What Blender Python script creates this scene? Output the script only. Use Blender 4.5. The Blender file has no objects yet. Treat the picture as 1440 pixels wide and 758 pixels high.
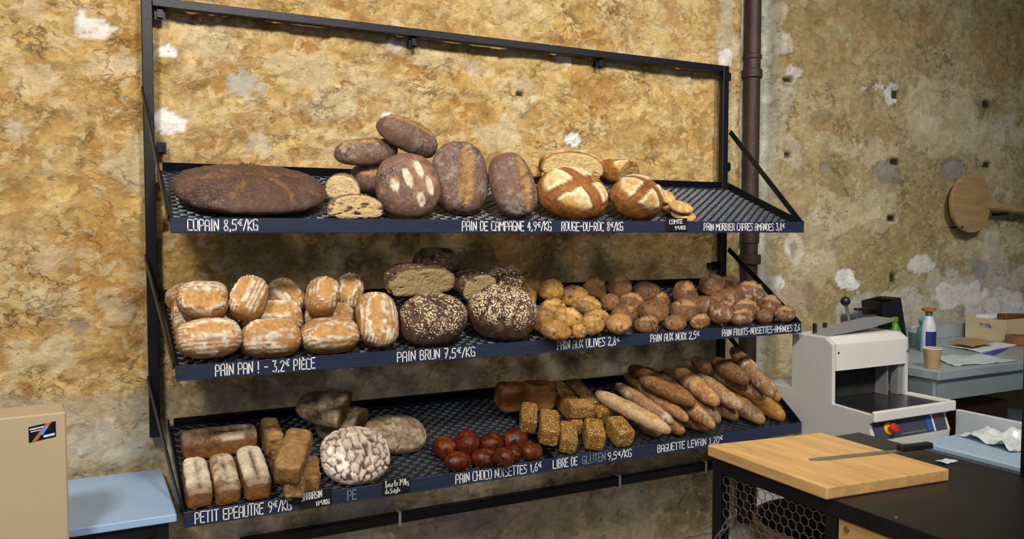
import bpy, math, random
import numpy as np
from mathutils import Vector, Matrix, Euler
SC = bpy.context.scene
COL = SC.collection
R = math.radians

# ---------------------------------------------------------------- camera, world, lights, exposure
cam = bpy.data.cameras.new('camera'); cam_o = bpy.data.objects.new('camera', cam); COL.objects.link(cam_o)
cam.sensor_width = 36; cam.lens = 36 * 1160.5 / 1440; cam.clip_start = .05; cam.clip_end = 60
_y, _p, _r = .4793, -.0481, .0011
_F = Vector((math.sin(_y) * math.cos(_p), math.cos(_y) * math.cos(_p), math.sin(_p)))
_R = Vector((math.cos(_y), -math.sin(_y), 0)); _U = _R.cross(_F)
_R2 = math.cos(_r) * _R + math.sin(_r) * _U; _U2 = -math.sin(_r) * _R + math.cos(_r) * _U
_m = Matrix((_R2, _U2, -_F)).transposed().to_4x4(); _m.translation = (-.22, -3.272, 1.604)
cam_o.matrix_world = _m
SC.camera = cam_o
vs = SC.view_settings
vs.view_transform = 'Standard'; vs.look = 'None'; vs.gamma = 1; vs.exposure = 0.0; vs.use_curve_mapping = False

W = bpy.data.worlds.new('world'); SC.world = W; W.use_nodes = True
W.node_tree.nodes['Background'].inputs[0].default_value = (.62, .74, 1, 1)
W.node_tree.nodes['Background'].inputs[1].default_value = .07

def area_light(name, loc, target, sx, sy, power, col, spread=180):
    l = bpy.data.lights.new(name, 'AREA'); l.shape = 'RECTANGLE'; l.size = sx; l.size_y = sy; l.energy = power; l.color = col; l.spread = R(spread)
    o = bpy.data.objects.new(name, l); COL.objects.link(o); o.location = loc
    o.rotation_euler = (Vector(target) - Vector(loc)).to_track_quat('-Z', 'Y').to_euler()
def spot_light(name, loc, target, power, col, size=70, blend=.6, rad=.05):
    l = bpy.data.lights.new(name, 'SPOT'); l.energy = power; l.color = col; l.spot_size = R(size); l.spot_blend = blend; l.shadow_soft_size = rad
    o = bpy.data.objects.new(name, l); COL.objects.link(o); o.location = loc
    o.rotation_euler = (Vector(target) - Vector(loc)).to_track_quat('-Z', 'Y').to_euler()
WARM = (1, .925, .81); COOL = (.72, .84, 1)
spot_light('ceiling_spot', (-1.3, -3.4, 3.9), (.0, 0, 1.3), 490, WARM, 90, .9, .30)
spot_light('ceiling_spot', (.7, -3.3, 3.9), (1.1, 0, 1.2), 400, WARM, 90, .9, .30)
spot_light('ceiling_spot', (2.6, -3.2, 3.9), (3.4, 0, 1.2), 330, (1, .94, .84), 90, .9, .30)
area_light('window_light', (-2.5, -6.0, 2.6), (1.2, 0, 1.0), 3.0, 2.0, 40, COOL)

# ---------------------------------------------------------------- helpers
def lin(h):
    h = h.lstrip('#'); o = []
    for i in (0, 2, 4):
        c = int(h[i:i + 2], 16) / 255
        o.append(c / 12.92 if c <= .04045 else ((c + .055) / 1.055) ** 2.4)
    return np.array(o)
def lin4(h): return tuple(lin(h)) + (1,)

def _hash(ix, iy, iz, seed):
    h = (ix.astype(np.int64) * 374761393 + iy.astype(np.int64) * 668265263 + iz.astype(np.int64) * 2147483647 + seed * 1274126177) & 0xFFFFFFFF
    h = ((h ^ (h >> 13)) * 1274126177) & 0xFFFFFFFF
    h = ((h ^ (h >> 16)) * 2246822519) & 0xFFFFFFFF
    return ((h ^ (h >> 15)) & 0xFFFFFF) / float(0xFFFFFF)
def vn(p, s=1.0, seed=0):
    q = np.asarray(p) * s + 100.37; i = np.floor(q).astype(np.int64); f = q - i; f = f * f * (3 - 2 * f)
    r = 0
    for dx in (0, 1):
        wx = f[:, 0] if dx else 1 - f[:, 0]
        for dy in (0, 1):
            wy = f[:, 1] if dy else 1 - f[:, 1]
            for dz in (0, 1):
                wz = f[:, 2] if dz else 1 - f[:, 2]
                r = r + wx * wy * wz * _hash(i[:, 0] + dx, i[:, 1] + dy, i[:, 2] + dz, seed)
    return r * 2 - 1
def fbm(p, s, octv=4, seed=0, gain=.5):
    a, t, r = 1.0, 0, 0
    for k in range(octv):
        r = r + a * vn(p, s * 2 ** k, seed + k * 17); t += a; a *= gain
    return r / t
def sm(x, a, b):
    t = np.clip((x - a) / (b - a), 0, 1); return t * t * (3 - 2 * t)
def mix(a, b, m):
    a = np.asarray(a); b = np.asarray(b); m = np.asarray(m)[:, None]
    return a * (1 - m) + b * m
def voro(p, cells):
    d = ((p[:, None, :] - cells[None]) ** 2).sum(2) ** .5
    idx = np.argpartition(d, 1, axis=1)[:, :2]; dd = np.take_along_axis(d, idx, 1)
    return np.sort(dd, 1), np.take_along_axis(idx, dd.argmin(1)[:, None], 1)[:, 0]

def tag(o, label, cat, group=None, kind=None):
    if label: o['label'] = label
    if cat: o['category'] = cat
    if group: o['group'] = group
    if kind: o['kind'] = kind
    return o
def link(o, parent=None):
    COL.objects.link(o)
    if parent is not None:
        o.parent = parent; o.matrix_parent_inverse = Matrix.Translation(-parent.location) if parent.type == 'EMPTY' else Matrix.Identity(4)
    return o
def mesh(name, V, F, mat, parent=None, cols=None, aux=None, smooth=False):
    me = bpy.data.meshes.new(name)
    me.from_pydata([tuple(v) for v in np.asarray(V, float).tolist()], [], F)
    if cols is not None:
        a = me.color_attributes.new('Col', 'FLOAT_COLOR', 'POINT')
        a.data.foreach_set('color', np.hstack([cols, np.ones((len(cols), 1))]).astype(np.float32).ravel())
    if aux is not None:
        a = me.color_attributes.new('Aux', 'FLOAT_COLOR', 'POINT')
        a.data.foreach_set('color', np.hstack([aux, np.ones((len(aux), 4 - aux.shape[1]))]).astype(np.float32).ravel())
    if smooth: me.polygons.foreach_set('use_smooth', [True] * len(me.polygons))
    me.validate(); me.update()
    me.materials.append(mat)
    return link(bpy.data.objects.new(name, me), parent)
def empty(name, loc, label=None, cat=None, group=None):
    o = bpy.data.objects.new(name, None); o.location = loc; o.empty_display_size = .05; COL.objects.link(o)
    return tag(o, label, cat, group)

class MB:
    """collects simple solids into one mesh"""
    def __init__(s): s.V = []; s.F = []
    def add(s, V, F):
        b = len(s.V); s.V += [tuple(map(float, v)) for v in V]; s.F += [tuple(b + i for i in f) for f in F]; return s
    def box(s, lo, hi, bev=0.0, M=None):
        x0, y0, z0 = lo; x1, y1, z1 = hi
        if bev <= 0:
            V = [(x, y, z) for x in (x0, x1) for y in (y0, y1) for z in (z0, z1)]
            F = [(0, 1, 3, 2), (4, 6, 7, 5), (0, 4, 5, 1), (2, 3, 7, 6), (0, 2, 6, 4), (1, 5, 7, 3)]
        else:
            b = min(bev, (x1 - x0) / 2.01, (y1 - y0) / 2.01, (z1 - z0) / 2.01); V = []; ix = {}
            for i, (x, sx) in enumerate(((x0, 1), (x1, -1))):
                for j, (y, sy) in enumerate(((y0, 1), (y1, -1))):
                    for k, (z, sz) in enumerate(((z0, 1), (z1, -1))):
                        for a, p in enumerate(((x, y + sy * b, z + sz * b), (x + sx * b, y, z + sz * b), (x + sx * b, y + sy * b, z))):
                            ix[i, j, k, a] = len(V); V.append(p)
            F = []
            g = lambda i, j, k, a: ix[i, j, k, a]
            for i in (0, 1):
                f = [g(i, 0, 0, 0), g(i, 0, 1, 0), g(i, 1, 1, 0), g(i, 1, 0, 0)]; F.append(f if i == 0 else f[::-1])
                f = [g(0, i, 0, 1), g(1, i, 0, 1), g(1, i, 1, 1), g(0, i, 1, 1)]; F.append(f if i == 0 else f[::-1])
                f = [g(0, 0, i, 2), g(0, 1, i, 2), g(1, 1, i, 2), g(1, 0, i, 2)]; F.append(f if i == 0 else f[::-1])
            for j in (0, 1):
                for k in (0, 1):
                    F.append([g(0, j, k, 1), g(1, j, k, 1), g(1, j, k, 2), g(0, j, k, 2)])
                    F.append([g(j, 0, k, 0), g(j, 1, k, 0), g(j, 1, k, 2), g(j, 0, k, 2)])
                    F.append([g(j, k, 0, 0), g(j, k, 1, 0), g(j, k, 1, 1), g(j, k, 0, 1)])
                    for i in (0, 1): pass
            for i in (0, 1):
                for j in (0, 1):
                    for k in (0, 1): F.append([g(i, j, k, 0), g(i, j, k, 1), g(i, j, k, 2)])
        if M is not None: V = [tuple(M @ Vector(v)) for v in V]
        return s.add(V, F)
    def bar(s, a, b, w, h=None, up=(0, 0, 1)):
        """square bar from a to b, w across, h along up"""
        h = h or w; a = Vector(a); b = Vector(b); d = (b - a).normalized(); u = Vector(up)
        if abs(d.dot(u)) > .98: u = Vector((0, 1, 0))
        r = d.cross(u).normalized(); u = r.cross(d)
        V = [p + r * sx * w / 2 + u * su * h / 2 for p in (a, b) for sx, su in ((-1, -1), (1, -1), (1, 1), (-1, 1))]
        return s.add(V, [(0, 1, 2, 3), (7, 6, 5, 4), (0, 4, 5, 1), (1, 5, 6, 2), (2, 6, 7, 3), (3, 7, 4, 0)])
    def tube(s, P, r, n=8, caps=True):
        P = [Vector(p) for p in P]; m = len(P); rr = r if hasattr(r, '__len__') else [r] * m
        V = []; prev = None
        for i, p in enumerate(P):
            d = (P[min(i + 1, m - 1)] - P[max(i - 1, 0)]).normalized()
            if prev is None:
                u = Vector((0, 0, 1)) if abs(d.z) < .9 else Vector((1, 0, 0))
                u = (u - d * d.dot(u)).normalized()
            else: u = (prev - d * d.dot(prev)).normalized()
            prev = u; w = d.cross(u)
            V += [p + (u * math.cos(2 * math.pi * k / n) + w * math.sin(2 * math.pi * k / n)) * rr[i] for k in range(n)]
        F = [(i * n + k, i * n + (k + 1) % n, (i + 1) * n + (k + 1) % n, (i + 1) * n + k) for i in range(m - 1) for k in range(n)]
        if caps: F += [tuple(range(n))[::-1], tuple((m - 1) * n + k for k in range(n))]
        return s.add(V, F)
    def lathe(s, prof, c, n=32, M=None):
        V = [(c[0] + r * math.cos(2 * math.pi * k / n), c[1] + r * math.sin(2 * math.pi * k / n), c[2] + z) for r, z in prof for k in range(n)]
        if M is not None: V = [tuple(M @ Vector(v)) for v in V]
        m = len(prof)
        F = [(i * n + k, i * n + (k + 1) % n, (i + 1) * n + (k + 1) % n, (i + 1) * n + k) for i in range(m - 1) for k in range(n)]
        F += [tuple(range(n))[::-1], tuple((m - 1) * n + k for k in range(n))]
        return s.add(V, F)
    def prism(s, pts, axis, a, b):
        """polygon pts (2-d) extruded along an axis from a to b; pts are (y,z), (x,z) or (x,y)"""
        def mk(p, t): return {'x': (t, p[0], p[1]), 'y': (p[0], t, p[1]), 'z': (p[0], p[1], t)}[axis]
        n = len(pts); V = [mk(p, a) for p in pts] + [mk(p, b) for p in pts]
        F = [tuple(range(n))[::-1], tuple(n + i for i in range(n))] + [(i, (i + 1) % n, n + (i + 1) % n, n + i) for i in range(n)]
        return s.add(V, F)
    def build(s, name, mat, parent=None, smooth=False, bevel=0, angle=40):
        o = mesh(name, s.V, s.F, mat, parent)
        import bmesh
        bm = bmesh.new(); bm.from_mesh(o.data); bmesh.ops.recalc_face_normals(bm, faces=bm.faces); bm.to_mesh(o.data); bm.free()
        if smooth:
            o.data.polygons.foreach_set('use_smooth', [True] * len(o.data.polygons)); o.data.set_sharp_from_angle(angle=R(angle))
        if bevel:
            b = o.modifiers.new('bevel', 'BEVEL'); b.width = bevel; b.segments = 2; b.limit_method = 'ANGLE'
        return o

# ---------------------------------------------------------------- materials
def mat_new(name):
    m = bpy.data.materials.new(name); m.use_nodes = True
    nt = m.node_tree; return m, nt, nt.nodes['Principled BSDF']
def N(nt, typ, **kw):
    n = nt.nodes.new(typ)
    for k, v in kw.items():
        if k in n.inputs.keys(): n.inputs[k].default_value = v
        else: setattr(n, k, v)
    return n
def coords(nt): return N(nt, 'ShaderNodeTexCoord').outputs['Object']
def simple(name, col, rough=.5, metal=0, var=.12, vscale=8, bump=.0, bscale=80, spec=.5, streak=None):
    """one surface: base colour with mild mottling and fine bump"""
    m, nt, b = mat_new(name); L = nt.links.new; co = coords(nt)
    if streak:
        mp = N(nt, 'ShaderNodeMapping'); mp.inputs['Scale'].default_value = streak; L(co, mp.inputs[0]); co = mp.outputs[0]
    n = N(nt, 'ShaderNodeTexNoise', Scale=vscale, Detail=6.0, Roughness=.65); L(co, n.inputs['Vector'])
    r = N(nt, 'ShaderNodeValToRGB'); c = lin(col)
    r.color_ramp.elements[0].position = .3; r.color_ramp.elements[1].position = .7
    r.color_ramp.elements[0].color = tuple(c * (1 - var)) + (1,); r.color_ramp.elements[1].color = tuple(np.minimum(c * (1 + var), 1)) + (1,)
    L(n.outputs['Fac'], r.inputs[0]); L(r.outputs[0], b.inputs['Base Color'])
    b.inputs['Roughness'].default_value = rough; b.inputs['Metallic'].default_value = metal; b.inputs['Specular IOR Level'].default_value = spec
    if bump:
        n2 = N(nt, 'ShaderNodeTexNoise', Scale=bscale, Detail=5.0); L(co, n2.inputs['Vector'])
        bp = N(nt, 'ShaderNodeBump', Strength=bump, Distance=.01); L(n2.outputs['Fac'], bp.inputs['Height']); L(bp.outputs[0], b.inputs['Normal'])
    return m
def attr_mat(name, rough, bump1, s1, bump2, s2, var=.25, vs=60, spec=.3, seeds=False, holes=False, gloss=False, dust=False):
    """surface whose own colour is stored on its vertices (crust, crumb, plaster) with fine mottling and bump on top"""
    m, nt, b = mat_new(name); L = nt.links.new; co = coords(nt)
    a = N(nt, 'ShaderNodeAttribute', attribute_name='Col'); x = N(nt, 'ShaderNodeAttribute', attribute_name='Aux')
    sp = N(nt, 'ShaderNodeSeparateColor'); L(x.outputs['Color'], sp.inputs[0])
    n = N(nt, 'ShaderNodeTexNoise', Scale=vs, Detail=5.0, Roughness=.7); L(co, n.inputs['Vector'])
    mr = N(nt, 'ShaderNodeMapRange'); mr.inputs[1].default_value = .3; mr.inputs[2].default_value = .7; mr.inputs[3].default_value = 1 - var; mr.inputs[4].default_value = 1 + var
    L(n.outputs['Fac'], mr.inputs[0])
    mul = N(nt, 'ShaderNodeMix', data_type='RGBA', blend_type='MULTIPLY'); mul.inputs[0].default_value = 1
    L(a.outputs['Color'], mul.inputs[6]); L(mr.outputs[0], mul.inputs[7]); col = mul.outputs[2]
    if dust:
        nb = N(nt, 'ShaderNodeTexNoise', Scale=26.0, Detail=6.0, Roughness=.7); L(co, nb.inputs['Vector'])
        rb = N(nt, 'ShaderNodeMapRange'); rb.inputs[1].default_value = .32; rb.inputs[2].default_value = .68; rb.inputs[3].default_value = .74; rb.inputs[4].default_value = 1.2; L(nb.outputs['Fac'], rb.inputs[0])
        mb = N(nt, 'ShaderNodeMix', data_type='RGBA', blend_type='MULTIPLY'); mb.inputs[0].default_value = 1; L(col, mb.inputs[6]); L(rb.outputs[0], mb.inputs[7]); col = mb.outputs[2]
        nd = N(nt, 'ShaderNodeTexNoise', Scale=130.0, Detail=6.0, Roughness=.8); L(co, nd.inputs['Vector'])
        rd = N(nt, 'ShaderNodeMapRange'); rd.inputs[1].default_value = .50; rd.inputs[2].default_value = .66; rd.inputs[3].default_value = 0; rd.inputs[4].default_value = .75; L(nd.outputs['Fac'], rd.inputs[0])
        md = N(nt, 'ShaderNodeMath', operation='MULTIPLY'); L(rd.outputs[0], md.inputs[0]); L(sp.outputs[0], md.inputs[1])
        mx = N(nt, 'ShaderNodeMix', data_type='RGBA'); L(md.outputs[0], mx.inputs[0]); L(col, mx.inputs[6]); mx.inputs[7].default_value = lin4('#d9cdbb'); col = mx.outputs[2]
    n1 = N(nt, 'ShaderNodeTexNoise', Scale=s1, Detail=5.0); n2 = N(nt, 'ShaderNodeTexNoise', Scale=s2, Detail=3.0)
    L(co, n1.inputs['Vector']); L(co, n2.inputs['Vector'])
    b1 = N(nt, 'ShaderNodeBump', Strength=bump1, Distance=.006); L(n1.outputs['Fac'], b1.inputs['Height'])
    b2 = N(nt, 'ShaderNodeBump', Strength=bump2, Distance=.002); L(n2.outputs['Fac'], b2.inputs['Height']); L(b1.outputs[0], b2.inputs['Normal'])
    nrm = b2.outputs[0]
    if seeds:
        v = N(nt, 'ShaderNodeTexVoronoi', Scale=150.0); L(co, v.inputs['Vector'])
        sc = N(nt, 'ShaderNodeSeparateColor'); L(v.outputs['Color'], sc.inputs[0])
        lt = N(nt, 'ShaderNodeMath', operation='LESS_THAN'); L(sc.outputs[0], lt.inputs[0]); L(sp.outputs[0], lt.inputs[1])
        ds = N(nt, 'ShaderNodeMath', operation='LESS_THAN'); L(v.outputs['Distance'], ds.inputs[0]); ds.inputs[1].default_value = .52
        mm = N(nt, 'ShaderNodeMath', operation='MULTIPLY'); L(lt.outputs[0], mm.inputs[0]); L(ds.outputs[0], mm.inputs[1])
        cr = N(nt, 'ShaderNodeValToRGB'); cr.color_ramp.elements[0].color = lin4(seeds[0]); cr.color_ramp.elements[1].color = lin4(seeds[1]); L(sc.outputs[1], cr.inputs[0])
        mx = N(nt, 'ShaderNodeMix', data_type='RGBA'); L(mm.outputs[0], mx.inputs[0]); L(col, mx.inputs[6]); L(cr.outputs[0], mx.inputs[7]); col = mx.outputs[2]
        inv = N(nt, 'ShaderNodeMath', operation='MULTIPLY_ADD'); L(v.outputs['Distance'], inv.inputs[0]); inv.inputs[1].default_value = -1.0; inv.inputs[2].default_value = 1.0
        m3 = N(nt, 'ShaderNodeMath', operation='MULTIPLY'); L(inv.outputs[0], m3.inputs[0]); L(mm.outputs[0], m3.inputs[1])
        b3 = N(nt, 'ShaderNodeBump', Strength=.9, Distance=.004); L(m3.outputs[0], b3.inputs['Height']); L(nrm, b3.inputs['Normal']); nrm = b3.outputs[0]
    if holes:
        v = N(nt, 'ShaderNodeTexVoronoi', Scale=110.0); L(co, v.inputs['Vector'])
        mr2 = N(nt, 'ShaderNodeMapRange'); mr2.inputs[1].default_value = .0; mr2.inputs[2].default_value = .42; mr2.inputs[3].default_value = .62; mr2.inputs[4].default_value = 1.0
        L(v.outputs['Distance'], mr2.inputs[0])
        mx = N(nt, 'ShaderNodeMix', data_type='RGBA', blend_type='MULTIPLY'); mx.inputs[0].default_value = 1; L(col, mx.inputs[6]); L(mr2.outputs[0], mx.inputs[7]); col = mx.outputs[2]
        b3 = N(nt, 'ShaderNodeBump', Strength=.6, Distance=.004); L(v.outputs['Distance'], b3.inputs['Height']); L(nrm, b3.inputs['Normal']); nrm = b3.outputs[0]
    L(col, b.inputs['Base Color']); L(nrm, b.inputs['Normal'])
    if gloss: L(sp.outputs[1], b.inputs['Roughness'])
    else: b.inputs['Roughness'].default_value = rough
    b.inputs['Specular IOR Level'].default_value = spec
    return m

def plaster_mat():
    m, nt, b = mat_new('old earth plaster'); L = nt.links.new; co = coords(nt)
    def math_(op, a, b_=None, c=None):
        n = N(nt, 'ShaderNodeMath', operation=op)
        for i, v in enumerate((a, b_, c)):
            if v is None: continue
            if isinstance(v, (int, float)): n.inputs[i].default_value = v
            else: L(v, n.inputs[i])
        return n.outputs[0]
    def rng(v, a, b_, c, d):
        n = N(nt, 'ShaderNodeMapRange')
        for i, q in enumerate((a, b_, c, d)): n.inputs[i + 1].default_value = q
        L(v, n.inputs[0]); return n.outputs[0]
    def mixc(f, a, b_, mode='MIX'):
        n = N(nt, 'ShaderNodeMix', data_type='RGBA', blend_type=mode)
        if isinstance(f, (int, float)): n.inputs[0].default_value = f
        else: L(f, n.inputs[0])
        for i, v in ((6, a), (7, b_)):
            if isinstance(v, tuple): n.inputs[i].default_value = v
            else: L(v, n.inputs[i])
        return n.outputs[2]
    def noise(s, d=5.0, r=.6, src=None):
        n = N(nt, 'ShaderNodeTexNoise', Scale=s, Detail=d, Roughness=r); L(src or co, n.inputs['Vector']); return n
    a = N(nt, 'ShaderNodeAttribute', attribute_name='Col'); x = N(nt, 'ShaderNodeAttribute', attribute_name='Aux')
    sp = N(nt, 'ShaderNodeSeparateColor'); L(x.outputs['Color'], sp.inputs[0]); earth = sp.outputs[0]
    w = noise(7, 4); v = N(nt, 'ShaderNodeVectorMath', operation='MULTIPLY_ADD'); L(w.outputs['Color'], v.inputs[0]); v.inputs[1].default_value = (.11, .11, .11); L(co, v.inputs[2])
    mp = N(nt, 'ShaderNodeMapping'); mp.inputs['Scale'].default_value = (.75, 1, 1.15); L(v.outputs[0], mp.inputs[0]); dc = mp.outputs[0]
    def vor(s):
        n = N(nt, 'ShaderNodeTexVoronoi', Scale=s); L(dc, n.inputs['Vector']); c = N(nt, 'ShaderNodeSeparateColor'); L(n.outputs['Color'], c.inputs[0]); return n, c
    v1, c1 = vor(19.0); v2, c2 = vor(46.0)
    n1 = noise(14, 7, .68, dc); n2 = noise(60, 5, .7); n3 = noise(3.2, 5, .6)
    f = math_('MULTIPLY', rng(c1.outputs[0], 0, 1, .86, 1.13), rng(c2.outputs[0], 0, 1, .88, 1.12)); f = math_('MULTIPLY', f, rng(n1.outputs['Fac'], .3, .7, .72, 1.24)); f = math_('MULTIPLY', f, rng(n2.outputs['Fac'], .3, .7, .82, 1.16))
    f2 = math_('ADD', math_('MULTIPLY', math_('SUBTRACT', f, 1.0), rng(earth, 0, 1, .5, 1)), 1.0)
    col = mixc(1.0, a.outputs['Color'], f2, 'MULTIPLY')
    col = mixc(math_('MULTIPLY', rng(math_('ADD', math_('MULTIPLY', c1.outputs[1], .4), n1.outputs['Fac']), .74, .92, 0, .55), earth), col, lin4('#9c6c36'))
    col = mixc(math_('MULTIPLY', rng(math_('ADD', math_('MULTIPLY', c2.outputs[2], .35), noise(9, 6, .65, dc).outputs['Fac']), .70, .86, 0, .60), earth), col, lin4('#dac79c'))
    ridge = math_('ABSOLUTE', math_('SUBTRACT', noise(6.5, 8, .62, dc).outputs['Fac'], .5)); cm = rng(n3.outputs['Fac'], .47, .58, 0, 1)
    crack = math_('MULTIPLY', math_('MULTIPLY', rng(ridge, .0, .016, 1, 0), cm), rng(earth, 0, 1, .35, 1))
    pit = rng(noise(34, 4, .6, dc).outputs['Fac'], .655, .70, 0, 1); crack = math_('MAXIMUM', crack, math_('MULTIPLY', pit, .8))
    col = mixc(math_('MULTIPLY', crack, .5), col, lin4('#4a3820')); L(col, b.inputs['Base Color'])
    h = math_('ADD', math_('MULTIPLY', c1.outputs[0], .30), math_('MULTIPLY', n1.outputs['Fac'], 1.5)); h = math_('ADD', h, math_('MULTIPLY', c2.outputs[0], .12)); h = math_('MULTIPLY', h, rng(earth, 0, 1, .45, 1)); h = math_('SUBTRACT', h, math_('MULTIPLY', crack, .5))
    b1 = N(nt, 'ShaderNodeBump', Strength=.65, Distance=.020); L(h, b1.inputs['Height'])
    b2 = N(nt, 'ShaderNodeBump', Strength=.5, Distance=.004); L(n2.outputs['Fac'], b2.inputs['Height']); L(b1.outputs[0], b2.inputs['Normal']); L(b2.outputs[0], b.inputs['Normal'])
    b.inputs['Roughness'].default_value = .93; b.inputs['Specular IOR Level'].default_value = .12
    return m

M = {}
M['plaster'] = plaster_mat()
M['crust'] = attr_mat('bread crust', .6, .7, 48, .45, 220, var=.24, vs=70, spec=.25, gloss=True, dust=True)
M['seeded'] = attr_mat('seeded crust', .65, .45, 60, .3, 300, var=.22, vs=55, spec=.25, seeds=('#c9ad82', '#efe0bf'), gloss=True)
M['grain'] = attr_mat('grain crust', .65, .45, 60, .3, 300, var=.3, vs=90, spec=.25, seeds=('#5e4020', '#d9b36a'), gloss=True)
M['crumb'] = attr_mat('bread crumb', .9, .5, 90, .4, 260, var=.14, vs=120, spec=.1, holes=True)
M['steel'] = simple('black steel', '#15181f', .38, .35, .25, 14, .12, 260, .5)
M['lip'] = simple('black steel painted blue sheen', '#222c44', .42, .1, .3, 9, .12, 60, .5, streak=(1, 8, 14))  # black steel; the cool daylight it reflects is put into the navy colour
M['mesh'] = simple('expanded metal', '#3b3f46', .4, .75, .2, 12)
M['chalk'] = simple('white paint marker', '#e9e9ee', .8, 0, .05, 60)
M['chalkdim'] = simple('faded white marker', '#7d8496', .8, 0, .25, 60)
M['tag'] = simple('black slate tag', '#0c0d12', .5, 0, .2, 30)
# ---------------------------------------------------------------- the setting
WALL_Y = .055
def wall_patches():
    # (x, z, rx, rz, kind): old repairs, bare plaster, stains, holes with painted shade, painted light spots, in metres on it
    return WALL_PATCHES
def build_wall():
    x0, x1, z0, z1, st = -1.9, 7.0, 0.0, 3.5, .0125
    nx = int((x1 - x0) / st) + 1; nz = int((z1 - z0) / st) + 1
    X, Z = np.meshgrid(np.linspace(x0, x1, nx), np.linspace(z0, z1, nz), indexing='ij')
    X = X.ravel(); Z = Z.ravel(); p = np.stack([X, np.zeros_like(X), Z], 1)
    w1 = fbm(p, 2.2, 4, 3); w2 = fbm(p, 6, 4, 11); w3 = fbm(p, 17, 4, 23); w4 = fbm(p, 40, 2, 31)
    wq = p.copy(); wq[:, 0] += .10 * w2; wq[:, 2] += .10 * fbm(p, 6, 3, 77)
    n1 = fbm(wq, 3.0, 5, 41); n2 = fbm(wq, 9, 4, 53); n3 = fbm(wq, 1.1, 3, 67)
    right = sm(X + .25 * n3, 2.6, 3.3)
    ochre, sand, pale, olive, grey = lin('#b8904f'), lin('#c9ab72'), lin('#d6c399'), lin('#a2946a'), lin('#b9b3a4')
    c = mix(np.tile(sand, (len(X), 1)), ochre, sm(n1, -.15, .4) * .75)
    c = mix(c, lin('#a8783f'), sm(n2 + .6 * n1, .28, .7) * .6)
    c = mix(c, pale, sm(-n1 + .5 * w3, .12, .5) * .6)
    c = mix(c, lin('#d3c7a8'), sm(vn(wq, 7, 91), .5, .8) * .5)
    cr = mix(np.tile(olive, (len(X), 1)), lin('#b3a57e'), sm(n1, -.2, .3)); cr = mix(cr, lin('#8d774a'), sm(n2 + .5 * n1, .05, .55) * .6 * sm(Z, 1.5, 2.4)); cr = mix(cr, lin('#c3ba9e'), sm(n1 + .3 * w3, .12, .4) * .6 * sm(-Z, -2.3, -1.5))
    c = mix(c, cr, right)
    # the damp base of the wall: cement render, greyer with dark specks
    low = sm(-(Z - 1.02 + .10 * n3 - .11 * sm(X, .6, 1.6) ) + .05 * w2, -.02, .03)
    cem = mix(np.tile(lin('#b5a992'), (len(X), 1)), lin('#9c8e72'), sm(w2 + n1, -.1, .4)); cem = mix(cem, lin('#c2b6a0'), sm(vn(wq, 5, 13), .2, .6) * .6)
    cem = mix(cem, lin('#5b4f3c'), sm(fbm(wq, 28, 2, 5), .42, .62) * .7)
    c = mix(c, cem, low * (1 - right) * .9)
    mid = sm(-(Z - 1.36 + .1 * n1), -.1, .1) * sm(X + .2 * n1, .9, 1.6) * (1 - right)
    c = mix(c, cem * np.array([.92, .9, .82]), mid * .75)
    earth = 1 - .45 * right - .35 * low
    disp = .010 * w2 + .0075 * w3 + .0035 * w4 + .012 * w1
    flat = right * .45 + low * .3
    disp = disp * (1 - flat)
    # cracked edges of the earth render
    ridge = np.abs(fbm(wq, 8, 4, 7)); crack = (1 - sm(ridge, .0, .035)) * sm(vn(p, 2.3, 9), -.25, .3) * (1 - .55 * right)
    disp -= .010 * crack; c = mix(c, lin('#5b4122'), crack * .5)
    spall = sm(fbm(wq, 12, 3, 87), .10, .22) * (1 - right) * (1 - low)   # flakes that have fallen away
    disp -= .009 * spall; c = mix(c, lin('#a97b40'), spall * .45)
    pal = dict(w=('#e4e1da', .004), W=('#f4f3ee', .003), p=('#d3c8a8', .003), g=('#9a968f', -.004), b=('#8e9193', .004), k=('#b89a86', .002), v=('#8d7e78', -.002), o=('#9a7440', -.004), c=('#c9c4b6', .004), q=('#c4c0b2', .003), h=('#2a2118', -.018))  # h: shallow hole, its shade painted in as a dark colour
    for x, z, rx, rz, k in wall_patches():
        near = (np.abs(X - x) < rx * 1.9) & (np.abs(Z - z) < rz * 1.9)
        if not near.any(): continue
        q = p[near]; e = {'h': .12, 'W': .55, 'w': .7, 'g': .6, 'b': .4, 'v': .6}.get(k, 1.3)
        dx_, dz_ = np.abs(X[near] - x) / rx, np.abs(Z[near] - z) / rz
        d = (np.maximum(dx_, dz_) if k == 'h' else np.sqrt(dx_ ** 2 + dz_ ** 2)) + e * fbm(q, 1.1 / min(rx, rz), 4, int(abs(x * 997 + z * 131)) % 9999)
        mk = 1 - sm(d, .82, .98); hexc, dd = pal[k]
        tone = lin(hexc) * (1 + .12 * fbm(q, 30, 3, 19))[:, None]
        c[near] = mix(c[near], tone, mk * {'W': .95, 'w': .85, 'h': .95, 'g': .75, 'b': .8, 'v': .7, 'q': .75, 'o': .36}.get(k, .5)); earth[near] *= 1 - mk * (.9 if k in 'wWhgbvq' else .4)
        disp[near] = disp[near] * (1 - .45 * mk) + dd * mk
        edge = np.exp(-((d - .95) / .07) ** 2) * (k != 'h'); c[near] = mix(c[near], c[near] * .55, edge * (.5 if k in 'wWgb' else .15))
    # the chase that the drain pipe runs in
    ch = np.abs(X - PIPE_X + .004 * w3) ; inch = 1 - sm(ch + .006 * w2, .122, .134)
    disp = disp * (1 - inch) - .080 * inch + .002 * w4 * inch
    c = mix(c, mix(np.tile(lin('#a4a39a'), (len(X), 1)), lin('#cfccc2'), sm(w1 + w3, -.2, .5)), inch); earth *= 1 - .85 * inch
    edge = np.exp(-((ch - .134) / .02) ** 2); c = mix(c, lin('#8a8468'), edge * .5)
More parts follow.
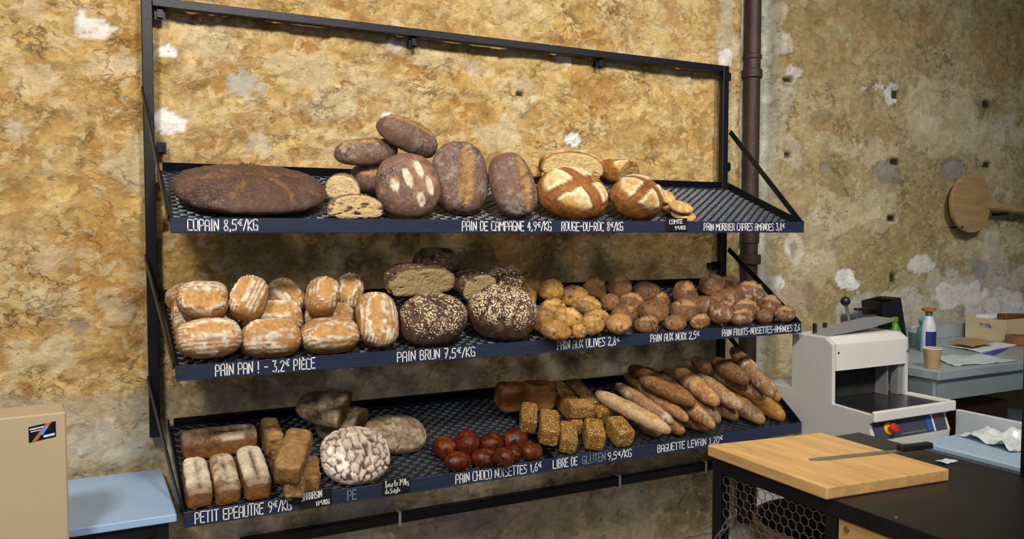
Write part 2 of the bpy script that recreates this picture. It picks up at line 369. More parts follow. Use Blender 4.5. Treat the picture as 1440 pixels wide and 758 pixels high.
    V = np.stack([X, WALL_Y - disp, Z], 1)
    I = np.arange(nx * nz).reshape(nx, nz)
    F = np.stack([I[:-1, :-1], I[1:, :-1], I[1:, 1:], I[:-1, 1:]], -1).reshape(-1, 4).tolist()
    nb = len(V); V = np.vstack([V, [(x0, .4, z0), (x1, .4, z0), (x1, .4, z1), (x0, .4, z1)]]); c = np.vstack([c, np.tile(sand, (4, 1))]); aux = np.stack([np.append(np.clip(earth, 0, 1), [1] * 4)] * 2, 1)
    F += [[nb + 3, nb + 2, nb + 1, nb], I[:, 0].tolist()[::-1] + [nb, nb + 1], I[:, -1].tolist() + [nb + 2, nb + 3], I[0, :].tolist() + [nb + 3, nb], I[-1, :].tolist()[::-1] + [nb + 1, nb + 2]]
    o = mesh('wall_back', V, F, M['plaster'], cols=c, aux=aux, smooth=True); o['kind'] = 'structure'
PIPE_X = 3.000
WALL_PATCHES = [(-0.178, 2.32, 0.068, 0.042, 'w'), (-0.207, 2.342, 0.022, 0.035, 'w'), (-0.129, 2.316, 0.03, 0.025, 'w'), (0.077, 2.261, 0.037, 0.026, 'W'), (0.055, 2.372, 0.053, 0.028, 'p'), (0.078, 2.0, 0.073, 0.047, 'W'), (0.049, 2.009, 0.029, 0.052, 'W'), (0.334, 2.162, 0.068, 0.054, 'g'), (0.334, 2.162, 0.068, 0.054, 'c'), (0.397, 1.921, 0.048, 0.05, 'c'), (0.928, 2.07, 0.05, 0.027, 'W'), (0.951, 2.377, 0.05, 0.029, 'w'), (1.781, 2.398, 0.046, 0.026, 'w'), (1.826, 2.03, 0.055, 0.04, 'W'), (1.557, 2.256, 0.055, 0.035, 'c'), (1.62, 2.197, 0.033, 0.022, 'c'), (1.327, 2.314, 0.038, 0.031, 'c'), (0.233, 2.308, 0.102, 0.058, 'p'), (0.552, 2.258, 0.14, 0.084, 'p'), (0.844, 2.343, 0.121, 0.052, 'o'), (1.225, 2.259, 0.04, 0.018, 'o'), (1.467, 2.296, 0.029, 0.019, 'o'), (1.013, 2.256, 0.029, 0.027, 'o'), (0.966, 2.296, 0.016, 0.021, 'o'), (1.999, 2.258, 0.162, 0.06, 'o'), (2.209, 2.067, 0.213, 0.069, 'o'), (0.693, 2.1, 0.146, 0.063, 'p'), (1.126, 2.341, 0.147, 0.042, 'p'), (1.432, 2.026, 0.142, 0.082, 'p'), (2.121, 2.437, 0.146, 0.047, 'p'), (1.55, 2.223, 0.025, 0.013, 'h'), (-0.281, 1.495, 0.057, 0.05, 'k'), (-0.347, 1.481, 0.035, 0.04, 'k'), (-0.213, 1.522, 0.032, 0.03, 'k'), (-0.35, 1.349, 0.052, 0.05, 'p'), (-0.272, 1.371, 0.04, 0.04, 'p'), (-0.237, 1.25, 0.04, 0.036, 'v'), (-0.108, 2.197, 0.092, 0.051, 'p'), (-0.283, 1.897, 0.026, 0.02, 'c'), (-0.421, 1.951, 0.038, 0.029, 'c'), (-0.069, 1.843, 0.082, 0.103, 'p'), (-0.332, 2.127, 0.086, 0.054, 'p'), (-0.407, 1.659, 0.064, 0.147, 'o'), (-0.165, 1.661, 0.114, 0.076, 'o'), (-0.248, 1.986, 0.111, 0.05, 'o'), (-0.319, 1.759, 0.087, 0.055, 'o'), (-0.126, 1.301, 0.07, 0.104, 'p'), (-0.233, 1.101, 0.09, 0.051, 'o'), (-0.354, 1.161, 0.109, 0.075, 'p'), (-0.214, 0.958, 0.068, 0.041, 'k'), (-0.135, 0.832, 0.129, 0.068, 'c'), (-0.028, 0.872, 0.034, 0.037, 'c'), (-0.066, 0.77, 0.096, 0.037, 'c'), (2.766, 2.645, 0.072, 0.163, 'c'), (2.754, 2.498, 0.057, 0.051, 'w'), (2.816, 2.247, 0.029, 0.11, 'p'), (2.811, 2.007, 0.029, 0.148, 'p'), (3.128, 2.723, 0.062, 0.15, 'c'), (3.162, 2.606, 0.068, 0.06, 'w'), (3.102, 2.475, 0.041, 0.226, 'c'), (3.239, 2.468, 0.074, 0.031, 'w'), (3.189, 2.349, 0.068, 0.114, 'c'), (3.14, 2.174, 0.047, 0.152, 'c'), (3.217, 2.025, 0.085, 0.085, 'c'), (3.115, 1.925, 0.042, 0.268, 'p'), (3.67, 1.329, 0.105, 0.061, 'W'), (3.729, 1.29, 0.071, 0.033, 'W'), (3.133, 1.316, 0.073, 0.051, 'W'), (3.119, 1.25, 0.042, 0.062, 'W'), (3.267, 1.493, 0.081, 0.094, 'w'), (3.267, 1.493, 0.027, 0.055, 'g'), (3.256, 1.068, 0.108, 0.277, 'p'), (3.306, 1.224, 0.163, 0.079, 'k'), (4.567, 1.087, 0.796, 0.188, 'q'), (5.064, 1.251, 0.452, 0.224, 'q'), (4.491, 1.268, 0.218, 0.115, 'q'), (4.039, 1.111, 0.283, 0.128, 'q'), (4.351, 1.394, 0.146, 0.07, 'w'), (5.149, 1.06, 0.383, 0.189, 'w'), (4.702, 1.194, 0.283, 0.09, 'w'), (4.026, 2.406, 0.062, 0.062, 'w'), (3.921, 2.439, 0.049, 0.02, 'w'), (3.795, 2.42, 0.03, 0.016, 'w'), (4.364, 2.277, 0.079, 0.039, 'c'), (4.32, 2.223, 0.223, 0.094, 'p'), (5.019, 2.195, 0.334, 0.2, 'p'), (5.166, 2.271, 0.19, 0.064, 'c'), (4.585, 2.304, 0.412, 0.218, 'p'), (3.885, 2.054, 0.242, 0.082, 'p'), (4.023, 1.943, 0.106, 0.084, 'v'), (4.01, 1.963, 0.112, 0.058, 'g'), (3.498, 1.942, 0.051, 0.044, 'g'), (4.634, 1.976, 0.139, 0.08, 'v'), (4.633, 1.994, 0.111, 0.062, 'g'), (4.903, 1.352, 0.081, 0.06, 'b'), (5.278, 1.575, 0.312, 0.085, 'p'), (4.905, 1.485, 0.439, 0.064, 'p'), (3.415, 1.26, 0.067, 0.04, 'o'), (3.412, 1.38, 0.222, 0.096, 'p'), (3.717, 1.701, 0.352, 0.163, 'p'), (3.352, 2.633, 0.325, 0.193, 'o'), (3.684, 2.787, 0.346, 0.087, 'o'), (3.587, 2.181, 0.171, 0.064, 'o'), (3.267, 1.735, 0.134, 0.234, 'o'), (5.139, 2.819, 0.301, 0.272, 'o'), (4.362, 2.823, 0.328, 0.085, 'o'), (3.197, 2.419, 0.037, 0.019, 'h'), (3.207, 2.017, 0.032, 0.019, 'h'), (4.063, 2.408, 0.037, 0.025, 'h'), (4.935, 2.412, 0.044, 0.027, 'h'), (4.083, 2.016, 0.038, 0.021, 'h'), (4.953, 2.023, 0.044, 0.023, 'h'), (4.058, 1.675, 0.044, 0.021, 'h'), (4.083, 1.318, 0.025, 0.034, 'h'), (0.052, 1.616, 0.015, 0.024, 'h'), (2.353, 0.846, 0.313, 0.08, 'v'), (1.691, 0.968, 0.084, 0.06, 'p'), (2.051, 0.959, 0.058, 0.07, 'c'), (0.717, 1.496, 0.047, 0.116, 'p'), (1.222, 0.862, 0.205, 0.057, 'c'), (0.768, 0.424, 0.183, 0.042, 'g'), (1.656, 0.283, 0.459, 0.074, 'k'), (2.228, 0.265, 0.262, 0.058, 'c'), (2.36, 0.281, 0.108, 0.051, 'o'), (1.29, 0.293, 0.28, 0.058, 'v'), (-0.118, 0.499, 0.142, 0.053, 'g'), (0.283, 0.422, 0.16, 0.039, 'c')]  # some pale spots under the trays are light through the mesh, painted in

build_wall()
M['concrete'] = simple('concrete floor', '#8b857a', .6, 0, .2, 3, .15, 40)
o = MB().box((-1.9, -4.6, -.1), (7.0, .4, 0)).build('floor', M['concrete']); o['kind'] = 'structure'
# ---------------------------------------------------------------- the black steel bread rack with three sloping trays
TR = {1: dict(z=1.822, d=.5464, t=.3827, x0=.022, x1=2.734, br=.285),
      2: dict(z=1.335, d=.5337, t=.3479, x0=.030, x1=2.734, br=.17),
      3: dict(z=.880, d=.5451, t=.3647, x0=.044, x1=2.738, br=.18)}
LIP = .047
def tp(k, u, v, n):
    """a point of tray k: u along it, v down its slope from the back, n off its surface"""
    T = TR[k]; c, s = math.cos(T['t']), math.sin(T['t'])
    return Vector((u, -v * c - n * s, T['z'] - v * s + n * c))
def tframe(k):
    T = TR[k]; c, s = math.cos(T['t']), math.sin(T['t'])
    return Matrix(((1, 0, 0), (0, c, -s), (0, s, c)))      # columns: along, up the slope, off the surface

GLY = {
 'A': [[(0,0),(0,.78),(.22,1),(.78,1),(1,.78),(1,0)],[(0,.45),(1,.45)]], 'B': [[(0,0),(0,1),(.7,1),(.9,.78),(.65,.53),(0,.53)],[(.65,.53),(1,.28),(.75,0),(0,0)]],
 'C': [[(1,.92),(.7,1),(.1,1),(0,.85),(0,.1),(.15,0),(1,0)]], 'D': [[(0,0),(0,1),(.6,1),(1,.75),(1,.25),(.6,0),(0,0)]], 'E': [[(1,1),(0,1),(0,0),(1,0)],[(0,.52),(.8,.52)]],
 'F': [[(1,1),(0,1),(0,0)],[(0,.52),(.8,.52)]], 'G': [[(1,.88),(.75,1),(.2,1),(0,.8),(0,.15),(.2,0),(1,0),(1,.45),(.5,.45)]], 'H': [[(0,0),(0,1)],[(1,0),(1,1)],[(0,.5),(1,.5)]],
 'I': [[(.5,0),(.5,1)]], 'K': [[(0,0),(0,1)],[(1,1),(0,.45),(1,0)]], 'L': [[(0,1),(0,0),(1,0)]], 'M': [[(0,0),(0,1),(.5,.45),(1,1),(1,0)]], 'N': [[(0,0),(0,1),(1,0),(1,1)]],
 'O': [[(0,.1),(0,.9),(.15,1),(.85,1),(1,.9),(1,.1),(.85,0),(.15,0),(0,.1)]], 'P': [[(0,0),(0,1),(.75,1),(1,.82),(1,.6),(.75,.45),(0,.45)]], 'R': [[(0,0),(0,1),(.75,1),(1,.8),(.75,.52),(0,.52)],[(.45,.52),(1,0)]],
 'S': [[(1,.88),(.8,1),(.2,1),(0,.82),(.15,.6),(.85,.42),(1,.2),(.8,0),(0,0)]], 'T': [[(0,1),(1,1)],[(.5,1),(.5,0)]], 'U': [[(0,1),(0,.12),(.15,0),(.85,0),(1,.12),(1,1)]], 'V': [[(0,1),(.5,0),(1,1)]],
 'X': [[(0,0),(1,1)],[(0,1),(1,0)]], 'Y': [[(0,1),(.5,.5),(1,1)],[(.5,.5),(.5,0)]], '0': [[(.1,.1),(0,.5),(.15,1),(.8,1),(1,.5),(.8,0),(.2,0),(.1,.1)]],
 '1': [[(.2,.7),(.6,1),(.6,0)]], '2': [[(0,.85),(.3,1),(.8,1),(1,.75),(0,0),(1,0)]], '3': [[(0,1),(.9,1),(.4,.58),(1,.4),(.9,.05),(.5,0),(0,.1)]], '4': [[(.7,0),(.7,1),(0,.35),(1,.35)]],
 '5': [[(1,1),(.1,1),(0,.55),(.7,.6),(1,.35),(.8,.02),(0,0)]], '6': [[(.8,1),(.2,.7),(0,.3),(.3,0),(.8,.03),(1,.3),(.7,.5),(.1,.4)]], '7': [[(0,1),(1,1),(.35,0)],[(.2,.5),(.85,.5)]],
 '8': [[(.5,.53),(.1,.75),(.3,1),(.75,1),(.9,.75),(.5,.53),(0,.25),(.25,0),(.8,0),(1,.25),(.5,.53)]], '9': [[(.95,.7),(.6,.45),(.1,.6),(.1,.9),(.5,1),(.95,.9),(.95,.7),(.8,.2),(.4,0)]],
 '€': [[(1,.95),(.6,.98),(.3,.8),(.3,.6),(.6,.42),(1,.45)],[(0,.74),(.75,.74)],[(0,.62),(.75,.62)]], '/': [[(0,0),(1,1)]], '!': [[(.5,1),(.5,.3)],[(.5,.06),(.5,0)]], '-': [[(.1,.48),(.9,.48)]],
 ',': [[(.6,.1),(.3,-.15)]], '.': [[(.4,.04),(.6,.04)]], "'": [[(.4,1),(.3,.8)]], 'É': [[(1,.85),(0,.85),(0,0),(1,0)],[(0,.45),(.8,.45)],[(.4,.95),(.8,1.1)]], 'È': [[(1,.85),(0,.85),(0,0),(1,0)],[(0,.45),(.8,.45)],[(.2,1.1),(.6,.95)]],
 'a': [[(.9,.5),(.3,.5),(.05,.25),(.3,0),(.8,.1),(.9,.5),(1,0)]], 'c': [[(1,.45),(.4,.5),(.1,.25),(.4,0),(1,.05)]], 'd': [[(.9,1),(.9,0),(.3,0),(.1,.25),(.35,.5),(.9,.4)]], 'e': [[(.1,.25),(.9,.3),(.6,.5),(.15,.35),(.2,.05),(.9,.05)]],
 'g': [[(.9,.5),(.2,.45),(.2,.1),(.9,.1),(.9,.5),(.85,-.3),(.2,-.3)]], 'i': [[(.5,0),(.5,.5)],[(.5,.7),(.5,.75)]], 'k': [[(.1,0),(.1,1)],[(.9,.5),(.1,.22),(.9,0)]], 'l': [[(.5,0),(.5,1)]], 'o': [[(.1,.1),(.1,.4),(.5,.5),(.9,.4),(.9,.1),(.5,0),(.1,.1)]],
 'r': [[(.2,0),(.2,.5),(.9,.45)]], 't': [[(.5,.95),(.5,.05),(.9,0)],[(.1,.6),(.9,.6)]], 'u': [[(.1,.5),(.1,.1),(.5,0),(.9,.15),(.9,.5),(.95,0)]],
}
def letters(txt, wid, hgt, stroke, rng, jitter=.04):
    """hand-painted lettering as flat strokes in the x-z plane: returns vertices and quads, lower left at the origin"""
    ws = [{' ': .62, 'I': .45, '!': .45, ',': .35, '.': .35, "'": .3, '1': .7, 'i': .5, 'l': .4, '/': .8, 'M': 1.35}.get(ch, 1.0) for ch in txt]
    gap = .34; tot = sum(ws) + gap * (len(ws) - 1); k = wid / tot; x = 0; V = []; F = []
    for ch, w in zip(txt, ws):
        jz = rng.uniform(-jitter, jitter) * hgt; jh = hgt * (1 + rng.uniform(-jitter, jitter))
        for st in GLY.get(ch, []):
            for (ax, az), (bx, bz) in zip(st[:-1], st[1:]):
                a = np.array([(x + ax * w) * k, jz + az * jh]); b = np.array([(x + bx * w) * k, jz + bz * jh]); d = b - a; l = np.hypot(*d)
                if l < 1e-6: continue
                d /= l; n = np.array([-d[1], d[0]]) * stroke / 2; a = a - d * stroke * .4; b = b + d * stroke * .4
                o = len(V); V += [a - n, b - n, b + n, a + n]; F.append((o, o + 1, o + 2, o + 3))
        x += w + gap
    return V, F
def write(name, txt, x, z, y, wid, hgt, stroke, mat, parent, slope=0):
    V, F = letters(txt, wid, hgt, stroke, random.Random(len(txt) * 7 + int(x * 100)))
    return mesh(name, [(x + a, y, z + b + slope * a) for a, b in V], F, mat, parent)

RACK = empty('bread_rack', (1.35, 0, .84), 'black steel bread rack with three sloping wire trays on the rough wall', 'bread rack')
m = MB(); m.box((-.018, -.016, .842), (.018, .018, 2.437), .002); m.build('post', M['steel'], RACK)
m = MB(); m.box((2.682, -.016, .842), (2.718, .018, 2.437), .002); m.build('post', M['steel'], RACK)
m = MB(); m.box((.0185, -.016, 2.405), (2.6815, .018, 2.437), .002); m.build('top_bar', M['steel'], RACK)
for bx, bz in ((.045, 2.385), (1.02, 2.385), (1.95, 2.385), (2.735, 2.39), (.04, 1.90), (2.74, 1.93), (.04, 1.36), (2.66, 1.42)):
    m = MB(); m.bar((bx, .0, bz), (bx, .085, bz), .02, .03); m.box((bx - .018, .012, bz - .022), (bx + .018, .018, bz + .022)); m.build('wall_bracket', M['steel'], RACK)
TRAY = {}
for k, T in TR.items():
    x0, x1, d = T['x0'], T['x1'], T['d']
    m = MB(); f = tframe(k); yb = -d * math.cos(T['t']); zb = T['z'] - d * math.sin(T['t'])
    m.box((x0, yb - .004, zb - LIP / 2), (x1, yb, zb + LIP / 2), .0012)          # the upright front lip
    m.bar(tp(k, x0, d, -.02), tp(k, x1, d, -.02), .03, .003, up=f.col[2])
    lip = m.build('tray_lip', M['lip'], RACK); TRAY[k] = lip
    m = MB(); m.bar(tp(k, x0 + .02, .004, .012), tp(k, x1 - .01, .004, .012), .004, .034, up=f.col[2]); m.bar(tp(k, x0, .02, -.003), tp(k, x1, .02, -.003), .03, .004, up=f.col[2])
    m.build('tray_back_rail', M['steel'], RACK)
    for xx, sgn in ((x0 + .002, 1), (x1 - .002, -1)):
        m = MB(); m.bar(tp(k, xx, .0, .008), tp(k, xx, d - .006, .008), .004, .034, up=f.col[2]); m.bar(tp(k, xx + sgn * .014, .02, -.006), tp(k, xx + sgn * .014, d - .02, -.006), .028, .004, up=f.col[2])
        m.build('tray_side_rail', M['steel'], RACK)
    for xx in (-.021, x1 + .004):
        a = Vector((xx, -.005, T['z'] + T['br'])); b = Vector((xx if xx > 0 else x0 - .004, yb + .02, zb + .02))
        m = MB(); m.bar(a, b, .005, .026); m.build('brace', M['steel'], RACK)
    for bu in ((.95, 1.85) if k != 3 else (.95,)):
        m = MB(); m.bar(tp(k, bu, .03, -.008), tp(k, bu, d - .03, -.008), .03, .006, up=f.col[2]); m.build('tray_bearer', M['steel'], RACK)
    # expanded metal floor: zigzag strands
    m = MB(); su, sv = .046, .0185; nu = int((x1 - x0 - .03) / (su / 2)); rows = int((d - .04) / sv)
    V = []; F = []
    for r in range(rows):
        v0 = .02 + r * sv; ph = r % 2
        o = len(V)
        for i in range(nu + 1):
            u = x0 + .015 + i * su / 2; v = v0 + (sv * .5 if (i + ph) % 2 else -.0 * sv) + sv * .0
            for dv, dn in ((-.0012, -.0058), (.0058, -.0058), (.0012, 0), (-.0058, 0)): V.append(tp(k, u, v + dv, dn))
        for i in range(nu):
            a = o + i * 4; b = a + 4
            F += [(a, a + 1, b + 1, b), (a + 1, a + 2, b + 2, b + 1), (a + 2, a + 3, b + 3, b + 2), (a + 3, a, b, b + 3)]
    m.V = V; m.F = F; m.build('expanded_metal_floor', M['mesh'], RACK)
for u in (1.40,):
    f = tframe(3); m = MB(); m.bar(tp(3, u, .004, .012), tp(3, u, TR[3]['d'] - .006, .012), .004, .034, up=f.col[2]); m.bar(tp(3, u, .01, .001), tp(3, u, TR[3]['d'] - .006, .001), .03, .003, up=f.col[2]); m.build('tray_divider', M['steel'], RACK)
def lip_write(k, x, wid, txt, hgt=.030, dz=0, stroke=.0032, mat='chalk'):
    T = TR[k]; yb = -T['d'] * math.cos(T['t']) - .0048; zb = T['z'] - T['d'] * math.sin(T['t']) - hgt / 2 + dz
    return write('lettering', txt, x, zb, yb, wid, hgt, stroke, M[mat], TRAY[k])
lip_write(1, 0.072, 0.212, 'COPAIN 8,5€/KG', 0.034, mat='chalk')
lip_write(1, 1.010, 0.375, 'PAIN DE CAMPAGNE 4,9€/KG', 0.034, mat='chalk')
lip_write(1, 1.432, 0.288, 'ROUGE-DU-ROC 8€/KG', 0.033, mat='chalk')
lip_write(1, 2.141, 0.468, 'PAIN MORBIER CAPRES AMANDES 3,8€', 0.030, mat='chalk')
lip_write(2, 0.148, 0.319, 'PAIN PAN ! - 3,2€ PIÈCE', 0.036, mat='chalk')
lip_write(2, 0.760, 0.302, 'PAIN BRUN 7,5€/KG', 0.034, mat='chalk')
lip_write(2, 1.418, 0.292, 'PAIN AUX OLIVES 2,8€', 0.032, mat='chalk')
lip_write(2, 1.868, 0.257, 'PAIN AUX NOIX 2,5€', 0.030, mat='chalk')
lip_write(2, 2.256, 0.467, 'PAIN FRUITS-NOISETTES-AMANDES 2,6', 0.028, mat='chalk')
lip_write(3, 0.078, 0.302, 'PETIT EPEAUTRE 9€/KG', 0.036, mat='chalk')
lip_write(3, 0.574, 0.030, 'PE', 0.032, mat='chalkdim')
lip_write(3, 0.981, 0.361, 'PAIN CHOCO NOISETTES 1,6€', 0.033, mat='chalk')
lip_write(3, 1.396, 0.111, 'LIBRE DE', 0.033, mat='chalk')
lip_write(3, 1.531, 0.109, 'GLUTEN', 0.032, mat='chalkdim')
lip_write(3, 1.653, 0.116, '9,5€/KG', 0.030, mat='chalk')
lip_write(3, 1.904, 0.353, 'BAGUETTE LEVAIN 1,20€', 0.030, mat='chalk')

def price_tag(k, x, wid, h, lines, label, dz=0):
    T = TR[k]; yb = -T['d'] * math.cos(T['t']) - .0055; zb = T['z'] - T['d'] * math.sin(T['t']) + dz
    m = MB(); m.box((x, yb - .003, zb - h / 2), (x + wid, yb, zb + h / 2), .0008); o = m.build('price_tag', M['tag']); tag(o, label, 'price tag', 'black price tags')
    for (tx, fx, fz, fw, fh) in lines:
        write('lettering', tx, x + fx * wid, zb - h / 2 + fz * h, yb - .0038, fw * wid, fh * h, .0026, M['chalk'], o, .04)
price_tag(1, 1.935, 0.113, 0.055, [('COMTE', 0.15, 0.55, 0.6, 0.3), ('9€/KG', 0.4, 0.12, 0.5, 0.25)], 'small black slate tag clipped to the top tray lip beside the flat breads', 0.008)
price_tag(3, 0.408, 0.109, 0.060, [('SARRASIN', 0.06, 0.52, 0.62, 0.38), ('11€/KG', 0.5, 0.1, 0.42, 0.25)], 'black slate tag for the ochre tin loaves on the bottom tray lip', 0.006)
price_tag(3, 0.697, 0.106, 0.056, [('Tourte', 0.1, 0.5, 0.45, 0.4), ('7€/kg', 0.6, 0.52, 0.34, 0.36), ('de', 0.1, 0.12, 0.13, 0.26), ('Seigle', 0.28, 0.12, 0.34, 0.28)], 'black slate tag on the lip below the pale cracked round loaf', 0.008)

o = MB().box((.30, .012, .355), (2.95, .05, .397), .003).build('wall_rail', M['steel']); tag(o, 'long black steel rail fixed low on the wall beneath the bottom tray', 'rail')
M['clip'] = simple('white plastic', '#d8d6cf', .5)
for cx in (.95, 2.08, 2.62):
    m = MB(); m.box((cx - .006, .006, .345), (cx + .006, .012, .407), .002); m.box((cx - .006, .006, .402), (cx + .006, .05, .407)); m.box((cx - .006, .006, .345), (cx + .006, .05, .350)); c = m.build('rail_clip', M['clip'], o); c['label'] = 'white plastic clip'
# ---------------------------------------------------------------- drain pipe in its chase
M['pipe'] = simple('brown painted iron', '#3f2a22', .55, .1, .35, 5, .25, 60)
P_ = empty('drain_pipe', (2.995, .075, 0), 'old dark brown iron drain pipe running down the wall beside the rack', 'pipe')
m = MB(); m.tube([(2.985, .105, .01), (2.985, .105, 3.45)], .045, 28); m.build('pipe_run', M['pipe'], P_, True)
for z, r, h in ((2.53, .051, .03), (2.44, .055, .05), (1.445, .062, .055), (1.60, .052, .14), (.55, .056, .08)):
    m = MB(); m.lathe([(r * .9, -h / 2), (r, -h / 2 + .006), (r, h / 2 - .006), (r * .9, h / 2)], (2.985, .105, z), 28); m.build('pipe_collar', M['pipe'], P_, True)
# ---------------------------------------------------------------- baker's peel hung on the wall
M['peelwood'] = simple('worn beech', '#a98a5c', .6, 0, .22, 6, .15, 40, streak=(1, 4, 9))
P_ = empty('bread_peel', (4.72, .0, 1.77), 'round wooden baker peel hanging on the wall with its handle pointing sideways', 'peel')
pts = []
for i in range(56):
    a = 2 * math.pi * i / 56; r = .198; px = r * math.cos(a) * 1.02; pz = r * math.sin(a) * .92
    if px > .12: px = .12 + (px - .12) * .75
    pts.append((4.705 + px, 1.772 + pz))
m = MB(); m.prism(pts, 'y', -.022, .002); m.build('peel_blade', M['peelwood'], P_, bevel=.004)
m = MB(); m.tube([(4.80, -.012, 1.762), (4.90, -.014, 1.757), (5.05, -.014, 1.745), (5.9, -.014, 1.68)], [.012, .034, .026, .022], 12); m.build('handle', M['peelwood'], P_, True)
m = MB(); m.tube([(5.02, .05, 1.705), (5.02, -.05, 1.71)], .008, 8); m.tube([(4.60, .05, 1.62), (4.60, -.03, 1.625)], .006, 8); m.tube([(5.6, .05, 1.665), (5.6, -.05, 1.67)], .008, 8); o = m.build('hook', M['steel'], P_)
# ---------------------------------------------------------------- pale bench top and tan board box at the left
M['bench'] = simple('pale steel painted blue reflection', '#9dbbe0', .35, .0, .08, 4, .05, 30)  # pale steel top, reflected blue daylight painted into its base colour
M['tan'] = simple('tan board', '#b5a284', .6, 0, .05, 2, .06, 20)
P_ = empty('low_bench', (-.35, -.25, 0), 'low pale steel bench beside the bread rack, blue daylight reflection painted on its top', 'bench')
m = MB(); m.box((-1.0, -.535, .690), (.022, .02, .715), .003); m.build('bench_top', M['bench'], P_)
for lx in (-.95, -.02):
    for ly in (-.50, -.02):
        m = MB(); m.box((lx - .02, ly - .02, 0), (lx + .02, ly + .02, .6885), .002); m.build('leg', M['steel'], P_)
for ry in (-.51, -.03):
    m = MB(); m.box((-.93, ry - .01, .650), (-.04, ry + .01, .6885)); m.build('rail', M['steel'], P_)
P_ = empty('board_box', (-.6, -.7, 0), 'tall plain tan board box with a small colourful sticker, standing before the bench', 'box')
RB = Matrix.Translation((-.271, -.70, 0)) @ Matrix.Rotation(R(4.5), 4, 'Z')
m = MB(); m.box((-.75, 0, 0), (0, .15, 1.100), .004, M=RB); m.build('box_body', M['tan'], P_)
def stick(name, pts, dy, mat, par):
    m = MB(); V = [RB @ Vector((x, -dy, z)) for x, z in pts]; m.add(V, [tuple(range(len(pts)))]); return m.build(name, mat, par)
M['ink'] = simple('black print', '#0d0f1c', .35, 0, .1, 10); M['orange'] = simple('orange print', '#c96a3a', .4, 0, .3, 40); M['bluep'] = simple('blue print', '#5aa2e6', .4, 0, .3, 40); M['whitep'] = simple('white print', '#d9dcea', .4, 0, .1, 40)
k = stick('sticker', [(-.091, 1.026), (-.026, 1.035), (-.026, 1.078), (-.091, 1.069)], .0012, M['ink'], P_); k['label'] = 'small dark sticker crossed by an orange and blue streak'
S_ = k
stick('streak', [(-.084, 1.028), (-.072, 1.030), (-.036, 1.0765), (-.050, 1.0745)], .0018, M['orange'], S_)
stick('streak', [(-.067, 1.044), (-.058, 1.044), (-.043, 1.066), (-.053, 1.066)], .0024, M['bluep'], S_)
for a, b, c, d in ((-.088, 1.060, -.055, .0035), (-.086, 1.054, -.060, .0025), (-.056, 1.036, -.029, .006)):
    stick('print_line', [(a, b), (c, b + (c - a) * .14), (c, b + (c - a) * .14 + d), (a, b + d)], .0018, M['whitep'], S_)
# ---------------------------------------------------------------- bread slicing machine
M['enamel'] = simple('light grey enamel', '#c9c8c4', .42, 0, .05, 3, .03, 90)
M['enamelw'] = simple('white enamel', '#d8d6d0', .4, 0, .05, 3, .03, 90)
M['darkbed'] = simple('dark steel bed', '#3b3d42', .28, .7, .2, 6, .03, 60)
M['blade'] = simple('slicer blades', '#6d6f70', .35, .7, .2, 20)
M['inner'] = simple('grey liner', '#8b8c8c', .5, .2, .1, 10)
M['panel'] = simple('dark control panel', '#3d4250', .4, 0, .1, 10)
M['red'] = simple('red plastic', '#c5281c', .35, 0, .06, 10); M['yellow'] = simple('yellow plastic', '#e0b021', .4, 0, .06, 10); M['blue'] = simple('blue panel', '#2f55a8', .4, 0, .1, 10); M['blackp'] = simple('black plastic', '#17181c', .4, 0, .15, 20); M['brush'] = simple('brushed steel', '#a5a5a2', .3, .85, .12, 8, .03, 80)
X0, X1 = 2.76, 3.272
P_ = empty('bread_slicer', (3.0, -.5, 0), 'light grey bread slicing machine with a dark cutting bed and red stop button', 'bread slicer')
side = [(-.425, 1.117), (-.620, 1.117), (-.664, 1.088), (-.668, .823), (-.879, .813), (-.879, .780), (-.862, .768), (-.890, .700), (-.872, .55), (-.85, .02), (-.21, .02), (-.21, .855), (-.425, .855)]
m = MB(); m.prism(side, 'x', X0, X0 + .020); s_ = m.build('side_panel', M['enamel'], P_, bevel=.003)
m = MB(); m.prism(side, 'x', X1 - .020, X1); m.build('side_panel', M['enamel'], P_, bevel=.003)
m = MB(); m.prism([(-.425, 1.1175), (-.619, 1.1175), (-.6665, 1.0885), (-.6705, .970), (-.660, .970), (-.655, 1.084), (-.614, 1.106), (-.425, 1.106)], 'x', X0 + .021, X1 - .021); m.build('hood', M['enamelw'], P_)
m = MB(); m.prism([(-.425, 1.105), (-.437, 1.105), (-.437, .82), (-.425, .82)], 'x', X0 + .021, X1 - .021); m.prism([(-.21, .855), (-.425, .855), (-.425, .845), (-.22, .845), (-.22, .02), (-.21, .02)], 'x', X0 + .021, X1 - .021); m.build('back_panel', M['enamel'], P_)
m = MB(); m.box((X0 + .021, -.872, .806), (X1 - .021, -.44, .820)); m.build('cutting_bed', M['darkbed'], P_)
m = MB(); m.box((X0 - .004, -.900, .783), (X1 + .024, -.8795, .829), .005); m.box((X1 + .0005, -.8795, .790), (X1 + .024, -.66, .829), .005); m.build('bed_edge', M['enamelw'], P_)
m = MB(); m.prism([(-.866, .776), (-.8915, .702), (-.880, .702), (-.855, .776)], 'x', X0 + .021, X1 - .021); pan = m.build('control_panel', M['panel'], P_)
m = MB(); m.prism([(-.8905, .700), (-.873, .55), (-.852, .02), (-.842, .02), (-.862, .55), (-.880, .700)], 'x', X0 + .021, X1 - .021); m.build('front_panel', M['enamelw'], P_)
pn = Vector((0, -.946, .325)).normalized(); pu = Vector((0, .325, .946)).normalized()
def on_panel(x, z, out): return Vector((x, -.866 - (.776 - z) * .3446, z)) + pn * out
fr = Matrix((Vector((1, 0, 0)), pu, pn)).transposed().to_4x4()
def disc(r0, h, c, n=28, prof=None):
    f = fr.copy(); f.translation = c; m = MB(); m.lathe(prof or [(r0, 0), (r0, h)], (0, 0, 0), n, M=f); return m
c = on_panel(2.868, .742, .0005)
